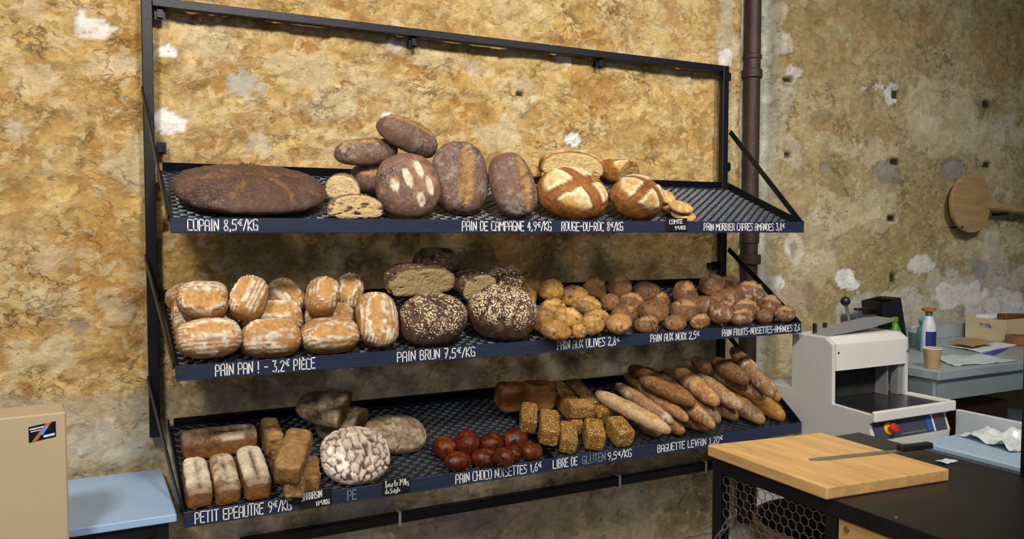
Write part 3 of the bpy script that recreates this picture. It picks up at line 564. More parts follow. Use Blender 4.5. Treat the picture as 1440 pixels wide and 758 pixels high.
o = disc(.027, .004, c).build('stop_ring', M['yellow'], pan); o['label'] = 'yellow ring'
o = disc(0, 0, c + pn * .004, prof=[(.010, 0), (.010, .018), (.019, .020), (.021, .028), (.016, .036), (.006, .038)]).build('stop_button', M['red'], pan, True); o['label'] = 'red mushroom button'
def pq(name, x0, x1, za, zb, mat):
    m = MB(); m.add([on_panel(x0, za, .0012), on_panel(x1, za, .0012), on_panel(x1, zb, .0012), on_panel(x0, zb, .0012)], [(0, 1, 2, 3)]); return m.build(name, mat, pan)
pq('panel_sticker', 3.118, 3.150, .708, .770, M['blue']); pq('panel_stripe', 3.158, 3.170, .703, .775, M['enamelw']); pq('panel_line', 2.94, 3.11, .712, .715, M['inner']); pq('panel_mark', 3.18, 3.21, .755, .770, M['red'])
# blades, pusher and liner inside the mouth
m = MB()
for i in range(38):
    bx = X0 + .05 + i * .0115; m.box((bx, -.575, .822), (bx + .0016, -.560, 1.00))
m.build('blade_rack', M['blade'], P_)
m = MB(); m.box((X0 + .03, -.55, .8215), (X1 - .03, -.535, .905), .003); m.box((X0 + .03, -.56, .905), (X1 - .03, -.50, .925), .004); m.build('pusher', M['darkbed'], P_)
m = MB(); m.box((X1 - .115, -.64, .8215), (X1 - .108, -.5, 1.0)); m.box((X1 - .06, -.655, .8215), (X1 - .022, -.62, 1.08)); m.build('inner_guide', M['inner'], P_)
m = MB(); m.box((X0 + .021, -.43, .8215), (X1 - .021, -.4255, 1.10)); m.build('inner_back', M['blackp'], P_)
for sx, sz in ((X0 + .032, 1.052), (X1 - .012, 1.03)):
    m = MB(); f = Matrix.Rotation(R(90), 4, 'X'); f.translation = (sx, -.6695, sz); m.lathe([(.0045, 0), (.0045, .003)], (0, 0, 0), 12, M=f); m.build('screw', M['blackp'], P_)
# top: pressing lever, posts, ball handle
m = MB(); m.prism([(2.80, 1.118), (2.90, 1.124), (3.10, 1.142), (3.20, 1.158), (3.255, 1.166), (3.245, 1.180), (3.15, 1.178), (3.05, 1.166), (2.90, 1.152), (2.80, 1.1195)], 'y', -.60, -.50); m.build('press_plate', M['inner'], P_, bevel=.003)
for px in (2.815, 2.882):
    m = MB(); m.box((px - .008, -.52, 1.1178), (px + .008, -.50, 1.168), .004); m.build('plate_post', M['blackp'], P_)
m = MB(); m.tube([(3.075, -.495, 1.118), (3.040, -.495, 1.245)], .008, 14); lv = m.build('lever', M['brush'], P_, True)
m = MB(); m.lathe([(.004, -.023), (.014, -.019), (.0225, -.008), (.0225, .006), (.014, .019), (.004, .023)], (3.034, -.495, 1.262), 20); m.build('lever_knob', M['blackp'], lv, True)
m = MB(); m.prism([(3.06, 1.1178), (3.20, 1.1178), (3.20, 1.128), (3.13, 1.136), (3.06, 1.124)], 'y', -.50, -.44); m.build('cover_plate', M['enamelw'], P_)
# ---------------------------------------------------------------- stainless table with what stands on it
M['inox'] = simple('stainless steel', '#b3c0c6', .32, .45, .14, 5, .04, 50)
M['inoxd'] = simple('dull stainless steel', '#9aa7a9', .42, .4, .12, 4, .04, 50)
TZ = .94; tx0, tx1 = 3.33, 5.75
P_ = empty('steel_table', (4.5, -.4, 0), 'long stainless steel work table against the wall behind the slicer', 'table')
m = MB(); m.box((tx0, -.785, TZ - .042), (tx1, .0, TZ), .003); m.build('table_top', M['inox'], P_)
m = MB(); m.box((tx0, -.012, TZ + .0005), (tx1, .0, TZ + .085), .003); m.build('backsplash', M['inox'], P_)
m = MB(); m.box((tx0 + .025, -.765, TZ - .145), (tx1 - .02, -.745, TZ - .0425)); m.box((tx0 + .025, -.745, TZ - .145), (tx0 + .045, -.03, TZ - .0425)); m.build('apron', M['inoxd'], P_)
for lx in (tx0 + .022, 4.5, tx1 - .05):
    for ly in (-.74, -.06):
        m = MB(); m.tube([(lx + .02, ly, 0), (lx + .02, ly, TZ - .043)], .021, 16); m.build('leg', M['inox'], P_, True)
m = MB(); m.box((3.86, -.70, .40), (tx1 - .05, -.03, .43), .003); m.build('under_shelf', M['inoxd'], P_)
# water bottle
M['bottlew'] = simple('white bottle enamel', '#cfd3e2', .3, 0, .06, 10); M['label_blue'] = simple('blue label', '#1f2a6e', .45, 0, .3, 30); M['cork'] = simple('turned wood', '#9a6a3e', .55, 0, .15, 30)
P_ = empty('drinking_bottle', (3.862, -.345, TZ), 'white bottle with a blue label and a wooden cap on the steel table', 'bottle')
m = MB(); m.lathe([(.034, 0), (.038, .005), (.038, .125), (.032, .155), (.022, .185), (.019, .197)], (3.862, -.345, TZ + .001), 32); m.build('bottle_body', M['bottlew'], P_, True)
V = []; F = []
for i in range(15):
    a = R(-165 + i * 10)
    for z in (.008, .115): V.append((3.862 + .0386 * math.cos(a), -.345 + .0386 * math.sin(a), TZ + z))
F = [(2 * i, 2 * i + 2, 2 * i + 3, 2 * i + 1) for i in range(14)]
o = mesh('bottle_label', V, F, M['label_blue'], P_, smooth=True); o['label'] = 'dark blue wrapped label'
m = MB(); m.lathe([(.018, .1985), (.018, .222), (.016, .222)], (3.862, -.345, TZ), 24); m.build('bottle_neck', M['brush'], P_, True)
m = MB(); m.lathe([(.018, .2225), (.035, .2255), (.036, .238), (.032, .241)], (3.862, -.345, TZ), 28); m.build('cap', M['cork'], P_, True)
# paper cup
M['kraft'] = simple('kraft paper', '#b08f62', .75, 0, .08, 20); M['cream'] = simple('white paper', '#dfe2ea', .75, 0, .06, 12)
P_ = empty('paper_cup', (3.412, -.70, TZ), 'kraft paper cup at the corner of the steel table', 'cup')
m = MB(); m.lathe([(.031, 0), (.032, .002), (.042, .090), (.0405, .090), (.031, .006), (.004, .006)], (3.412, -.69, TZ + .001), 32); m.build('cup_body', M['kraft'], P_, True)
V = [((.0415 + .0028 * math.cos(b)) * math.cos(a) + 3.412, (.0415 + .0028 * math.cos(b)) * math.sin(a) - .69, TZ + .094 + .0028 * math.sin(b)) for a in [2 * math.pi * i / 32 for i in range(32)] for b in [2 * math.pi * j / 8 for j in range(8)]]
F = [(i * 8 + j, i * 8 + (j + 1) % 8, ((i + 1) % 32) * 8 + (j + 1) % 8, ((i + 1) % 32) * 8 + j) for i in range(32) for j in range(8)]
o = mesh('cup_rim', V, F, M['cream'], P_, smooth=True); o['label'] = 'white rolled rim'
# crumpled sheets
def sheet(name, corners, z, mat, seed, amp=.006, n=22, thick=.0012, parent=None, fold=1.0):
    c = [np.array(q, float) for q in corners]; V = []
    for i in range(n):
        for j in range(n):
            s, t = i / (n - 1), j / (n - 1); q = c[0] * (1 - s) * (1 - t) + c[1] * s * (1 - t) + c[2] * s * t + c[3] * (1 - s) * t; V.append((q[0], q[1], 0))
    V = np.array(V); h = np.abs(fbm(V + seed, 9 * fold, 3, seed)) * amp * 2 + np.abs(fbm(V + seed, 30, 2, seed + 1)) * amp * .7
    V[:, 2] = z + h; m_ = len(V); V2 = V.copy(); V2[:, 2] += thick
    I = np.arange(n * n).reshape(n, n); q = np.stack([I[:-1, :-1], I[1:, :-1], I[1:, 1:], I[:-1, 1:]], -1).reshape(-1, 4)
    F = q[:, ::-1].tolist() + (q + m_).tolist(); b = np.concatenate([I[:, 0], I[-1, 1:], I[-2::-1, -1], I[0, -2:0:-1]])
    F += [[int(b[i]), int(b[(i + 1) % len(b)]), int(b[(i + 1) % len(b)]) + m_, int(b[i]) + m_] for i in range(len(b))]
    return mesh(name, np.vstack([V, V2]), F, mat, parent, smooth=True)
M['film'] = simple('pale plastic film', '#c3d0d6', .3, 0, .06, 10, .1, 30)
tag(sheet('plastic_sheet', [(3.53, -.72), (3.98, -.775), (3.98, -.56), (3.72, -.44)], TZ + .001, M['film'], 4, .010), 'crinkled pale plastic sheet on the steel table beside the paper cup', 'sheet')
tag(sheet('paper_sheet', [(4.08, -.50), (4.55, -.42), (4.57, -.30), (4.16, -.22)], TZ + .001, M['cream'], 9, .006), 'white crumpled paper sheets on the table in front of the wooden crate', 'paper')
M['ribbon'] = simple('blue ribbon edge', '#3f45a8', .6, 0, .2, 20)
tag(sheet('blue_cloth', [(4.02, -.60), (4.36, -.48), (4.34, -.45), (4.03, -.545)], TZ + .001, M['ribbon'], 12, .006), 'narrow blue edged cloth at the rim of the white paper on the table', 'cloth')
tag(sheet('kraft_bag', [(4.12, -.43), (4.38, -.38), (4.42, -.22), (4.17, -.25)], TZ + .021, M['kraft'], 14, .004, thick=.006), 'flat kraft paper bag lying on the white papers', 'paper bag')
# wooden crate with its contents
M['ply'] = simple('pale plywood', '#cdb891', .6, 0, .07, 3, .05, 30, streak=(1, 1, 6))
P_ = empty('wooden_crate', (4.85, -.15, TZ), 'pale plywood crate with a hand hole at the far end of the steel table', 'crate')
CM = Matrix.Translation((4.632, -.295, TZ + .001)) @ Matrix.Rotation(R(2), 4, 'Z')
m = MB(); m.box((0, .012, 0), (.40, .235, .008), 0, M=CM); m.build('crate_floor', M['ply'], P_)
m = MB(); m.box((.0, 0, 0), (.40, .0115, .130), .001, M=CM); m.build('side_panel', M['ply'], P_); m = MB(); m.box((0, .2355, 0), (.40, .247, .130), .001, M=CM); m.build('side_panel', M['ply'], P_)
m = MB()
for lo, hi in (((0, .012, .009), (.012, .235, .072)), ((0, .012, .098), (.012, .235, .130)), ((0, .012, .072), (.012, .075, .098)), ((0, .16, .072), (.012, .235, .098))): m.box(lo, hi, 0, M=CM)
m.build('end_panel', M['ply'], P_)
m = MB(); m.box((.388, .012, .009), (.40, .235, .130), 0, M=CM); m.build('end_panel', M['ply'], P_)
M['woodb'] = simple('brown wood', '#6b4526', .6, 0, .2, 12)
m = MB(); m.box((.05, .03, .125), (.30, .09, .165), .006, M=CM @ Matrix.Rotation(R(3), 4, 'Y')); tag(m.build('wooden_block', M['woodb']), 'brown wooden block lying across the top of the plywood crate', 'block')
m = MB(); m.box((.02, .12, .010), (.36, .22, .145), .02, M=CM); tag(m.build('paper_pack', M['cream']), 'white paper pack standing inside the plywood crate', 'paper')
M['tape'] = simple('brown tape', '#8a5a2c', .4, 0, .15, 30)
V = []; F = []; n = 36
for i in range(n):
    a = 2 * math.pi * i / n
    for r, z in ((.075, 0), (.075, .045), (.055, .045), (.055, 0)): V.append((4.60 + r * math.cos(a), -.40 + r * math.sin(a), TZ + .0085 + z))
F = [(i * 4 + j, i * 4 + (j + 1) % 4, ((i + 1) % n) * 4 + (j + 1) % 4, ((i + 1) % n) * 4 + j) for i in range(n) for j in range(4)]
m = MB(); m.add(V, F); tag(m.build('tape_roll', M['tape'], None, True), 'roll of brown packing tape on the table in front of the crate', 'tape')
# black bin, brush, small bottles behind the slicer
P_ = empty('black_bin', (3.80, -.13, TZ), 'tilted open black plastic bin against the wall behind the slicer', 'bin')
m = MB()
m.prism([(3.745, TZ + .001), (3.90, TZ + .001), (3.835, 1.215), (3.805, 1.222), (3.79, 1.20), (3.70, 1.205)], 'y', -.17, -.163); m.prism([(3.745, TZ + .001), (3.90, TZ + .001), (3.86, 1.225), (3.70, 1.205)], 'y', -.043, -.036)
m.build('bin_wall', M['blackp'], P_)
m = MB(); m.prism([(3.893, TZ + .001), (3.945, TZ + .001), (3.872, 1.226), (3.838, 1.216)], 'y', -.162, -.044); m.build('bin_side', M['blackp'], P_, bevel=.003)
m = MB(); m.prism([(3.745, TZ + .001), (3.753, TZ + .001), (3.708, 1.205), (3.70, 1.205)], 'y', -.162, -.044); m.build('bin_side', M['blackp'], P_)
o = MB().box((3.54, -.150, 1.162), (3.692, -.115, 1.176), .004).build('handle', M['blackp'], P_)
m = MB(); m.box((3.52, -.16, TZ + .001), (3.70, -.04, 1.135), .012); tag(m.build('grey_canister', M['panel']), 'dark grey canister on the table between slicer and black bin', 'canister')
M['green'] = simple('green plastic', '#5f8f1f', .35, 0, .1, 10); M['teal'] = simple('teal plastic', '#4fb6a8', .35, 0, .1, 10)
def small_bottle(x, y, h, mat, label):
    P_ = empty('spray_bottle', (x, y, TZ), label, 'bottle')
    m = MB(); m.lathe([(.026, 0), (.028, .004), (.028, h * .6), (.012, h * .78), (.011, h * .84)], (x, y, TZ + .001), 24); m.build('bottle_body', mat, P_, True)
    m = MB(); m.box((x - .028, y - .009, TZ + h * .845), (x + .016, y + .009, TZ + h), .005); m.box((x - .024, y - .003, TZ + h * .72), (x - .017, y + .003, TZ + h * .845)); m.build('spray_head', mat, P_)
small_bottle(3.762, -.215, .185, M['green'], 'green bottle in front of the black bin behind the slicer')
small_bottle(3.955, -.24, .170, M['teal'], 'teal bottle next to the black bin behind the slicer')
P_ = empty('steel_container', (4.06, -.2, TZ), 'small grey steel container behind the white bottle', 'container')
m = MB(); m.lathe([(.045, 0), (.055, .002), (.062, .075), (.059, .075), (.052, .006), (.004, .006)], (4.03, -.17, TZ + .001), 28); m.build('container_body', M['inoxd'], P_, True)
m = MB(); m.lathe([(.058, .076), (.060, .080), (.052, .11), (.03, .115)], (4.03, -.17, TZ + .001), 28); o = m.build('lid', M['bottlew'], P_, True); o['label'] = 'white lid'
m = MB(); m.lathe([(.02, 0), (.1, 0.012), (.14, .05), (.12, .10), (.05, .145), (.015, .15)], (4.52, -.42, .431), 20); o = m.build('flour_sack', M['cream'], None, True); tag(o, 'crumpled pale sack on the shelf under the steel table', 'sack')
V = np.array([v.co for v in o.data.vertices]); V += .03 * np.stack([fbm(V, 9, 3, 2), fbm(V, 9, 3, 3), .6 * fbm(V, 9, 3, 4)], 1); V[:, 2] = np.maximum(V[:, 2], .4312); o.data.vertices.foreach_set('co', V.astype(np.float32).ravel())
m = MB(); m.box((4.0, -.5, .431), (4.35, -.15, .66), .01); tag(m.build('storage_box', M['woodb']), 'dark brown box on the shelf under the steel table', 'box')
# white partition panel and pale blue box beyond the counter
M['whitepanel'] = simple('white panel', '#cdd2d8', .45, 0, .05, 2)
M['paleblue'] = simple('pale blue plastic', '#a5bfd3', .35, 0, .06, 4)
m = MB(); m.box((3.45, -2.3, 0), (3.475, -.792, .752), .003); tag(m.build('partition_panel', M['whitepanel']), 'white upright panel beside the slicer below the steel table', 'panel')
P_ = empty('plastic_box', (3.3, -1.1, 0), 'pale blue plastic box on the floor between slicer and white panel', 'box')
m = MB(); m.box((3.02, -1.42, .001), (3.43, -.93, .655), .01); m.build('box_body', M['paleblue'], P_)
m = MB(); m.box((3.01, -1.43, .656), (3.435, -.92, .682), .006); m.build('lid', M['paleblue'], P_)
M['clearbag'] = simple('crumpled plastic bag', '#d3dadb', .25, 0, .08, 10, .3, 25)
tag(sheet('plastic_bag', [(3.17, -1.24), (3.42, -1.24), (3.42, -.97), (3.24, -.95)], .683, M['clearbag'], 21, .030, 26, fold=1.4), 'crumpled clear plastic bag lying on the pale blue box', 'plastic bag')
# ---------------------------------------------------------------- black counter with mesh front
CX0, CX1, CY0, CY1, CZ = 1.555, 2.235, -2.95, -1.248, .88
M['blacktop'] = simple('worn black counter', '#17181b', .38, 0, .35, 3, .06, 40)
M['pine'] = simple('oiled spruce', '#d2a45c', .5, 0, .14, 2.2, .06, 40, streak=(9, 1.2, 9))
M['galv'] = simple('galvanised wire', '#85888c', .4, .7, .15, 40)
P_ = empty('service_counter', (1.9, -2.1, 0), 'black counter with steel frame, wire mesh side and plywood panel', 'counter')
m = MB(); m.box((CX0 + .004, CY0, CZ - .018), (CX1 - .004, CY1 - .004, CZ), .0015); m.build('counter_top', M['blacktop'], P_)
for i, sy in enumerate((-1.90, -2.12, -2.34)):
    for sx in (CX0 + .03, CX1 - .05):
        m = MB(); m.lathe([(.0055, 0), (.0050, .0015), (.002, .002)], (sx, sy + .04 * i, CZ + .0002), 12); m.build('screw', M['galv'], P_)
m = MB(); m.box((CX0, CY0, CZ - .045), (CX0 + .0035, CY1, CZ - .0004)); m.box((CX1 - .0035, CY0, CZ - .045), (CX1, CY1, CZ - .0004)); m.box((CX0 + .004, CY1 - .0035, CZ - .045), (CX1 - .004, CY1, CZ - .0004)); m.box((CX0 + .004, CY0, CZ - .045), (CX0 + .04, CY1 - .004, CZ - .0185)); m.build('top_frame', M['steel'], P_)
for lx, ly in ((CX0 + .02, CY1 - .022), (CX0 + .02, -1.722), (CX1 - .022, CY1 - .022), (CX1 - .022, -1.722), (CX0 + .02, CY0 + .03), (CX1 - .022, CY0 + .03)):
    m = MB(); m.box((lx - .0195, ly - .0195, 0), (lx + .0195, ly + .0195, CZ - .0455), .002); m.build('leg', M['steel'], P_)
m = MB()
for y0 in (CY1 - .045, -1.700):
    m.box((CX0 + .0405, -1.70, .10), (CX0 + .041, -1.29, .1005))
m = MB(); m.box((CX0 + .01, -1.70, .06), (CX0 + .035, -1.268, .10), .002); m.box((CX0 + .01, CY0 + .05, .06), (CX0 + .035, -1.742, .10), .002); m.build('lower_rail', M['steel'], P_)
# hexagonal wire mesh panel between the first two legs
m = MB(); hw, hh, st = .030, .034, .0011; ya, yb_, za, zb_ = -1.702, -1.288, .10, .8345; wx = CX0 + .006
ny = int((yb_ - ya) / hw) + 1; nzr = int((zb_ - za) / (hh * .75)) + 1
def wire(a, b):
    a = Vector(a); b = Vector(b)
    if not (ya - .001 <= min(a.y, b.y) and max(a.y, b.y) <= yb_ + .001 and za - .001 <= min(a.z, b.z) and max(a.z, b.z) <= zb_ + .001): return
    m.bar(a, b, st * 1.7, st * 1.7, up=(1, 0, 0))
for r in range(nzr + 1):
    for q in range(ny + 1):
        cy = ya + q * hw + (hw / 2 if r % 2 else 0); cz = za + r * hh * .75
        t_ = (wx, cy, cz + hh / 2); u_ = (wx, cy + hw / 2, cz + hh / 4); d_ = (wx, cy + hw / 2, cz - hh / 4); l_ = (wx, cy - hw / 2, cz + hh / 4)
        wire(t_, u_); wire(t_, l_); m_ = .0012
        wire((wx, cy + hw / 2, cz + hh / 4), d_)
m.build('wire_mesh', M['galv'], P_)
m = MB(); m.box((CX0 + .006, CY0 + .06, .11), (CX0 + .022, -1.745, CZ - .046), .001); pl = m.build('plywood_panel', M['pine'], P_); pl['label'] = 'light plywood panel'
f = Matrix.Rotation(R(-90), 4, 'Y'); f.translation = (CX0 + .0055, -1.772, .812); m = MB(); m.lathe([(.009, 0), (.008, .003), (.003, .004)], (0, 0, 0), 14, M=f); m.build('screw', M['galv'], pl)
# cutting board and bread knife
Bp = [(1.543, -1.24), (2.0, -1.292), (1.985, -1.768), (1.533, -1.728)]
M['board'] = simple('cutting board wood', '#c9a066', .45, 0, .26, 2.2, .05, 50, streak=(12, 1.3, 12))
m = MB(); m.prism(Bp, 'z', CZ + .001, CZ + .036); tag(m.build('cutting_board', M['board'], None, bevel=.004), 'thick light wooden cutting board at the corner of the black counter', 'cutting board')
ka, kb = Vector((1.695, -1.523, 0)), Vector((2.02, -1.578, 0)); kd = (kb - ka).normalized(); kn = Vector((-kd.y, kd.x, 0)); kz = CZ + .0375
P_ = empty('bread_knife', tuple((ka + kb) / 2 + Vector((0, 0, kz))), 'long bread knife with a black handle lying across the cutting board', 'knife')
pts = []; n = 30; Lk = (kb - ka).length
for i in range(n + 1): pts.append(ka + kd * (Lk * i / n) + kn * (-.013 + (.003 if i % 2 else 0) + (.010 * max(0, 1 - i / 3))))
for i in range(8): pts.append(ka + kd * (Lk * (1 - i / 7)) + kn * (.013 - (.004 if i == 7 else 0)))
m = MB(); m.prism([(p.x, p.y) for p in pts], 'z', kz, kz + .002); m.build('blade', M['brush'], P_)
hp = [(0, .013), (.01, .015), (.05, .012), (.09, .014), (.118, .018), (.125, .012), (.125, -.010), (.115, -.014), (.09, -.013), (.05, -.012), (.02, -.016), (0, -.014)]
m = MB(); m.prism([tuple((kb + kd * (a - .002) + kn * b)[:2]) for a, b in hp], 'z', kz - .0005, kz + .019); m.build('handle', M['blackp'], P_, bevel=.005)
tag(sheet('cling_film', [(2.13, -1.655), (2.185, -1.66), (2.185, -1.625), (2.13, -1.62)], CZ + .001, M['clearbag'], 33, .006, 16, fold=3), 'small crumpled piece of clear film on the counter by the knife handle', 'film')
# wicker basket behind the mesh, chain on the leg, post at the counter edge
M['wicker'] = simple('wicker', '#6e5330', .7, 0, .3, 30, .4, 60)
P_ = empty('wicker_basket', (1.83, -1.47, 0), 'round brown wicker basket behind the wire mesh under the counter', 'basket')
BC = (1.835, -1.475, .06); V = []; F = []; n = 64; K = 34
def bas(r0, name, inner):
    V = []; F = []
    for k in range(K):
        z = .62 * k / (K - 1)
        for i in range(n):
            a = 2 * math.pi * i / n; r = (r0 + .035 * k / K) + .005 * math.sin(a * 20 + (math.pi if k % 2 else 0)) * (1 if not inner else .5); V.append((BC[0] + r * math.cos(a), BC[1] + r * math.sin(a), BC[2] + z))
    F = [(k * n + i, k * n + (i + 1) % n, (k + 1) * n + (i + 1) % n, (k + 1) * n + i) for k in range(K - 1) for i in range(n)]
    return V, F
V1, F1 = bas(.195, '', False); V2, F2 = bas(.183, '', True); b_ = len(V1)
F = F1 + [tuple(b_ + i for i in f[::-1]) for f in F2] + [((K - 1) * n + i, (K - 1) * n + (i + 1) % n, b_ + (K - 1) * n + (i + 1) % n, b_ + (K - 1) * n + i) for i in range(n)] + [tuple(range(n))[::-1], tuple(b_ + i for i in range(n))]
mesh('basket_body', V1 + V2, F, M['wicker'], P_, smooth=True)
m = MB()
ring = [(BC[0] + .224 * math.cos(2 * math.pi * i / 48), BC[1] + .224 * math.sin(2 * math.pi * i / 48), BC[2] + .628) for i in range(49)]
m.tube(ring, .010, 8, False); m.build('basket_rim', M['wicker'], P_, True)
for i, (bx, by, h, tl) in enumerate(((1.73, -1.57, .62, .0), (1.795, -1.60, .60, 0), (1.86, -1.595, .61, .0), (1.922, -1.565, .60, .01), (1.968, -1.50, .62, 0))):
    m = MB(); m.tube([(bx, by, .08), (bx, by, .3), (bx + tl, by, h - .02), (bx + tl, by, h)], [.026, .027, .026, .012], 14); o = m.build('baguette', M['kraft'], None, True)
    tag(o, 'pale stick of bread standing upright in the wicker basket under the counter', 'baguette', 'sticks of bread in the wicker basket')
# chain
ch = empty('steel_chain', (1.54, -1.33, .68), 'steel chain hanging from the wire mesh by the counter leg', 'chain')
pa = [(-1.372, .742), (-1.352, .715), (-1.335, .690), (-1.318, .664), (-1.300, .640), (-1.286, .612), (-1.278, .58), (-1.275, .545), (-1.274, .51)]
for (ya_, za_), (yb2, zb2) in zip(pa[:-1], pa[1:]):
    i = pa.index((ya_, za_)); c = Vector((CX0 - .012, (ya_ + yb2) / 2, (za_ + zb2) / 2)); d = Vector((0, yb2 - ya_, zb2 - za_)); L_ = d.length * .62; d.normalize(); sd = Vector((1, 0, 0)) if i % 2 else d.cross(Vector((1, 0, 0))).normalized()
    V = [c + d * (L_ * math.cos(2 * math.pi * k / 16)) + sd * (.0085 * math.sin(2 * math.pi * k / 16)) for k in range(17)]
    m = MB(); m.tube(V, .0028, 6, False); m.build('link', M['galv'], ch, True)
P_ = MB().box((2.212, -1.862, CZ + .001), (2.240, -1.834, 1.49), .002).build('upright_post', M['steel']); tag(P_, 'thin black steel post standing on the far edge of the black counter', 'post')
# ---------------------------------------------------------------- bread: every loaf is shaped from its own numbers and seed
def sgnpow(c, e): return np.sign(c) * np.abs(c) ** e
def rings(L, Wd, H, nx, nr, pe=2.4, ce=2.2, cb=3.5, fb=.3, half=False, zp=.85, belly=0):
    """a loaf blank lying along x: rings of a rounded cross-section with a flatter bottom"""
    if half:
        t = np.sin(np.linspace(-1, 0, nx) * math.pi / 2); t = np.where(t > -1e-9, 0, t)
    else: t = np.sin(np.linspace(-1, 1, nx) * math.pi / 2)
    s = np.maximum(1 - np.abs(t) ** pe, 0) ** (1 / pe); s = np.maximum(s, .035)
    a = np.linspace(0, 2 * math.pi, nr, endpoint=False) + .001
    c, q = np.cos(a), np.sin(a)
    y = np.where(q >= 0, sgnpow(c, 2 / ce), sgnpow(c, 2 / cb)) * Wd / 2
    z = np.where(q >= 0, H * (1 - fb) * sgnpow(q, 2 / ce), H * fb * sgnpow(q, 2 / cb))
    X = t * L / 2 if not half else (t + .5) * L
    P = np.zeros((nx, nr, 3))
    P[..., 0] = X[:, None]; P[..., 1] = s[:, None] * y[None]; P[..., 2] = (s ** zp)[:, None] * z[None] + H * fb - H / 2
    return P
def normals(P):
    dx = np.gradient(P, axis=0); da = np.roll(P, -1, 1) - np.roll(P, 1, 1)
    n = np.cross(dx, da); n /= np.linalg.norm(n, axis=2, keepdims=True) + 1e-12
    c = P.mean(1, keepdims=True)
    if ((P - c) * n).sum() < 0: n = -n
    n[0] = (-1, 0, 0); n[-1] = (1, 0, 0)
    return n
def shell(name, P, col, aux, mat, cap_end=True):
    nx, nr = P.shape[:2]; I = np.arange(nx * nr).reshape(nx, nr); J = np.roll(I, -1, 1)
    F = np.stack([I[:-1], J[:-1], J[1:], I[1:]], -1).reshape(-1, 4)[:, ::-1].tolist()
    F = [f[::-1] for f in F]
    F.append(I[0].tolist()[::-1]); F.append(I[-1].tolist())
    o = mesh(name, P.reshape(-1, 3), F, mat, None, col, aux, True)
    import bmesh
    bm = bmesh.new(); bm.from_mesh(o.data); bmesh.ops.recalc_face_normals(bm, faces=bm.faces); bm.to_mesh(o.data); bm.free()
    return o
def lens(x, y, x0, y0, x1, y1, w, bow=0):
    """signed offset across a cut from (x0,y0) to (x1,y1), as a fraction of its half width there; and the position along it"""
    dx, dy = x1 - x0, y1 - y0; l = math.hypot(dx, dy); dx /= l; dy /= l
    t = ((x - x0) * dx + (y - y0) * dy) / l * 2 - 1; o = -(x - x0) * dy + (y - y0) * dx - bow * (1 - t * t)
    hw = w * np.sqrt(np.maximum(1 - t * t, 1e-4)); s = o / hw
    return np.where(np.abs(t) < 1, s, 9), t
PAL = {
 'copain': ('#5c4238', '#453029', '#7d6253', '#7d5a36'), 'camp': ('#74574a', '#4f3a34', '#aa9a90', '#a57c48'), 'pan': ('#aa7c48', '#865a2f', '#e9dcc4', '#bf9156'),
 'roc': ('#8f5a2c', '#6a3c1c', '#e2d2aa', '#95602f'), 'brun': ('#5d4335', '#3c2a22', '#857265', '#8d5f35'), 'tourte': ('#bfb0a0', '#9d8876', '#e6dccd', '#3f2c20'),
 'rye': ('#7d6a52', '#5a4735', '#b7a68c', '#473526'), 'olive': ('#b38845', '#80552a', '#e0c592', '#c59a58'), 'noix': ('#8f6640', '#603e22', '#caa67c', '#b08554'), 'fruit': ('#936848', '#634028', '#dcc6a6', '#b58d66'),
 'choco': ('#5a2511', '#3a130a', '#8a4a22', '#2a0e07'), 'tin': ('#8a5f3c', '#66442a', '#dccdb4', '#a5682f'), 'sarr': ('#957042', '#684a2a', '#b8975f', '#573c20'), 'grain': ('#8d6430', '#63431f', '#bd9350', '#6e4c22'),
 'bag': ('#8f6238', '#664223', '#cdb18a', '#ab8048'), 'bagpale': ('#c9a67a', '#a37e52', '#e2cba8', '#bb9660'), 'bagdark': ('#704522', '#4e2d15', '#a07a50', '#83582a'), 'baggold': ('#a87238', '#7b4f24', '#d3a768', '#a8783d'), 'bagflour': ('#8c6748', '#61452e', '#d6c5aa', '#a07c4c'),
 'flat': ('#c49a5a', '#a17840', '#e0c79a', '#ad8044'), 'gtin': ('#805026', '#5b3618', '#ac783c', '#8f602a'),
}
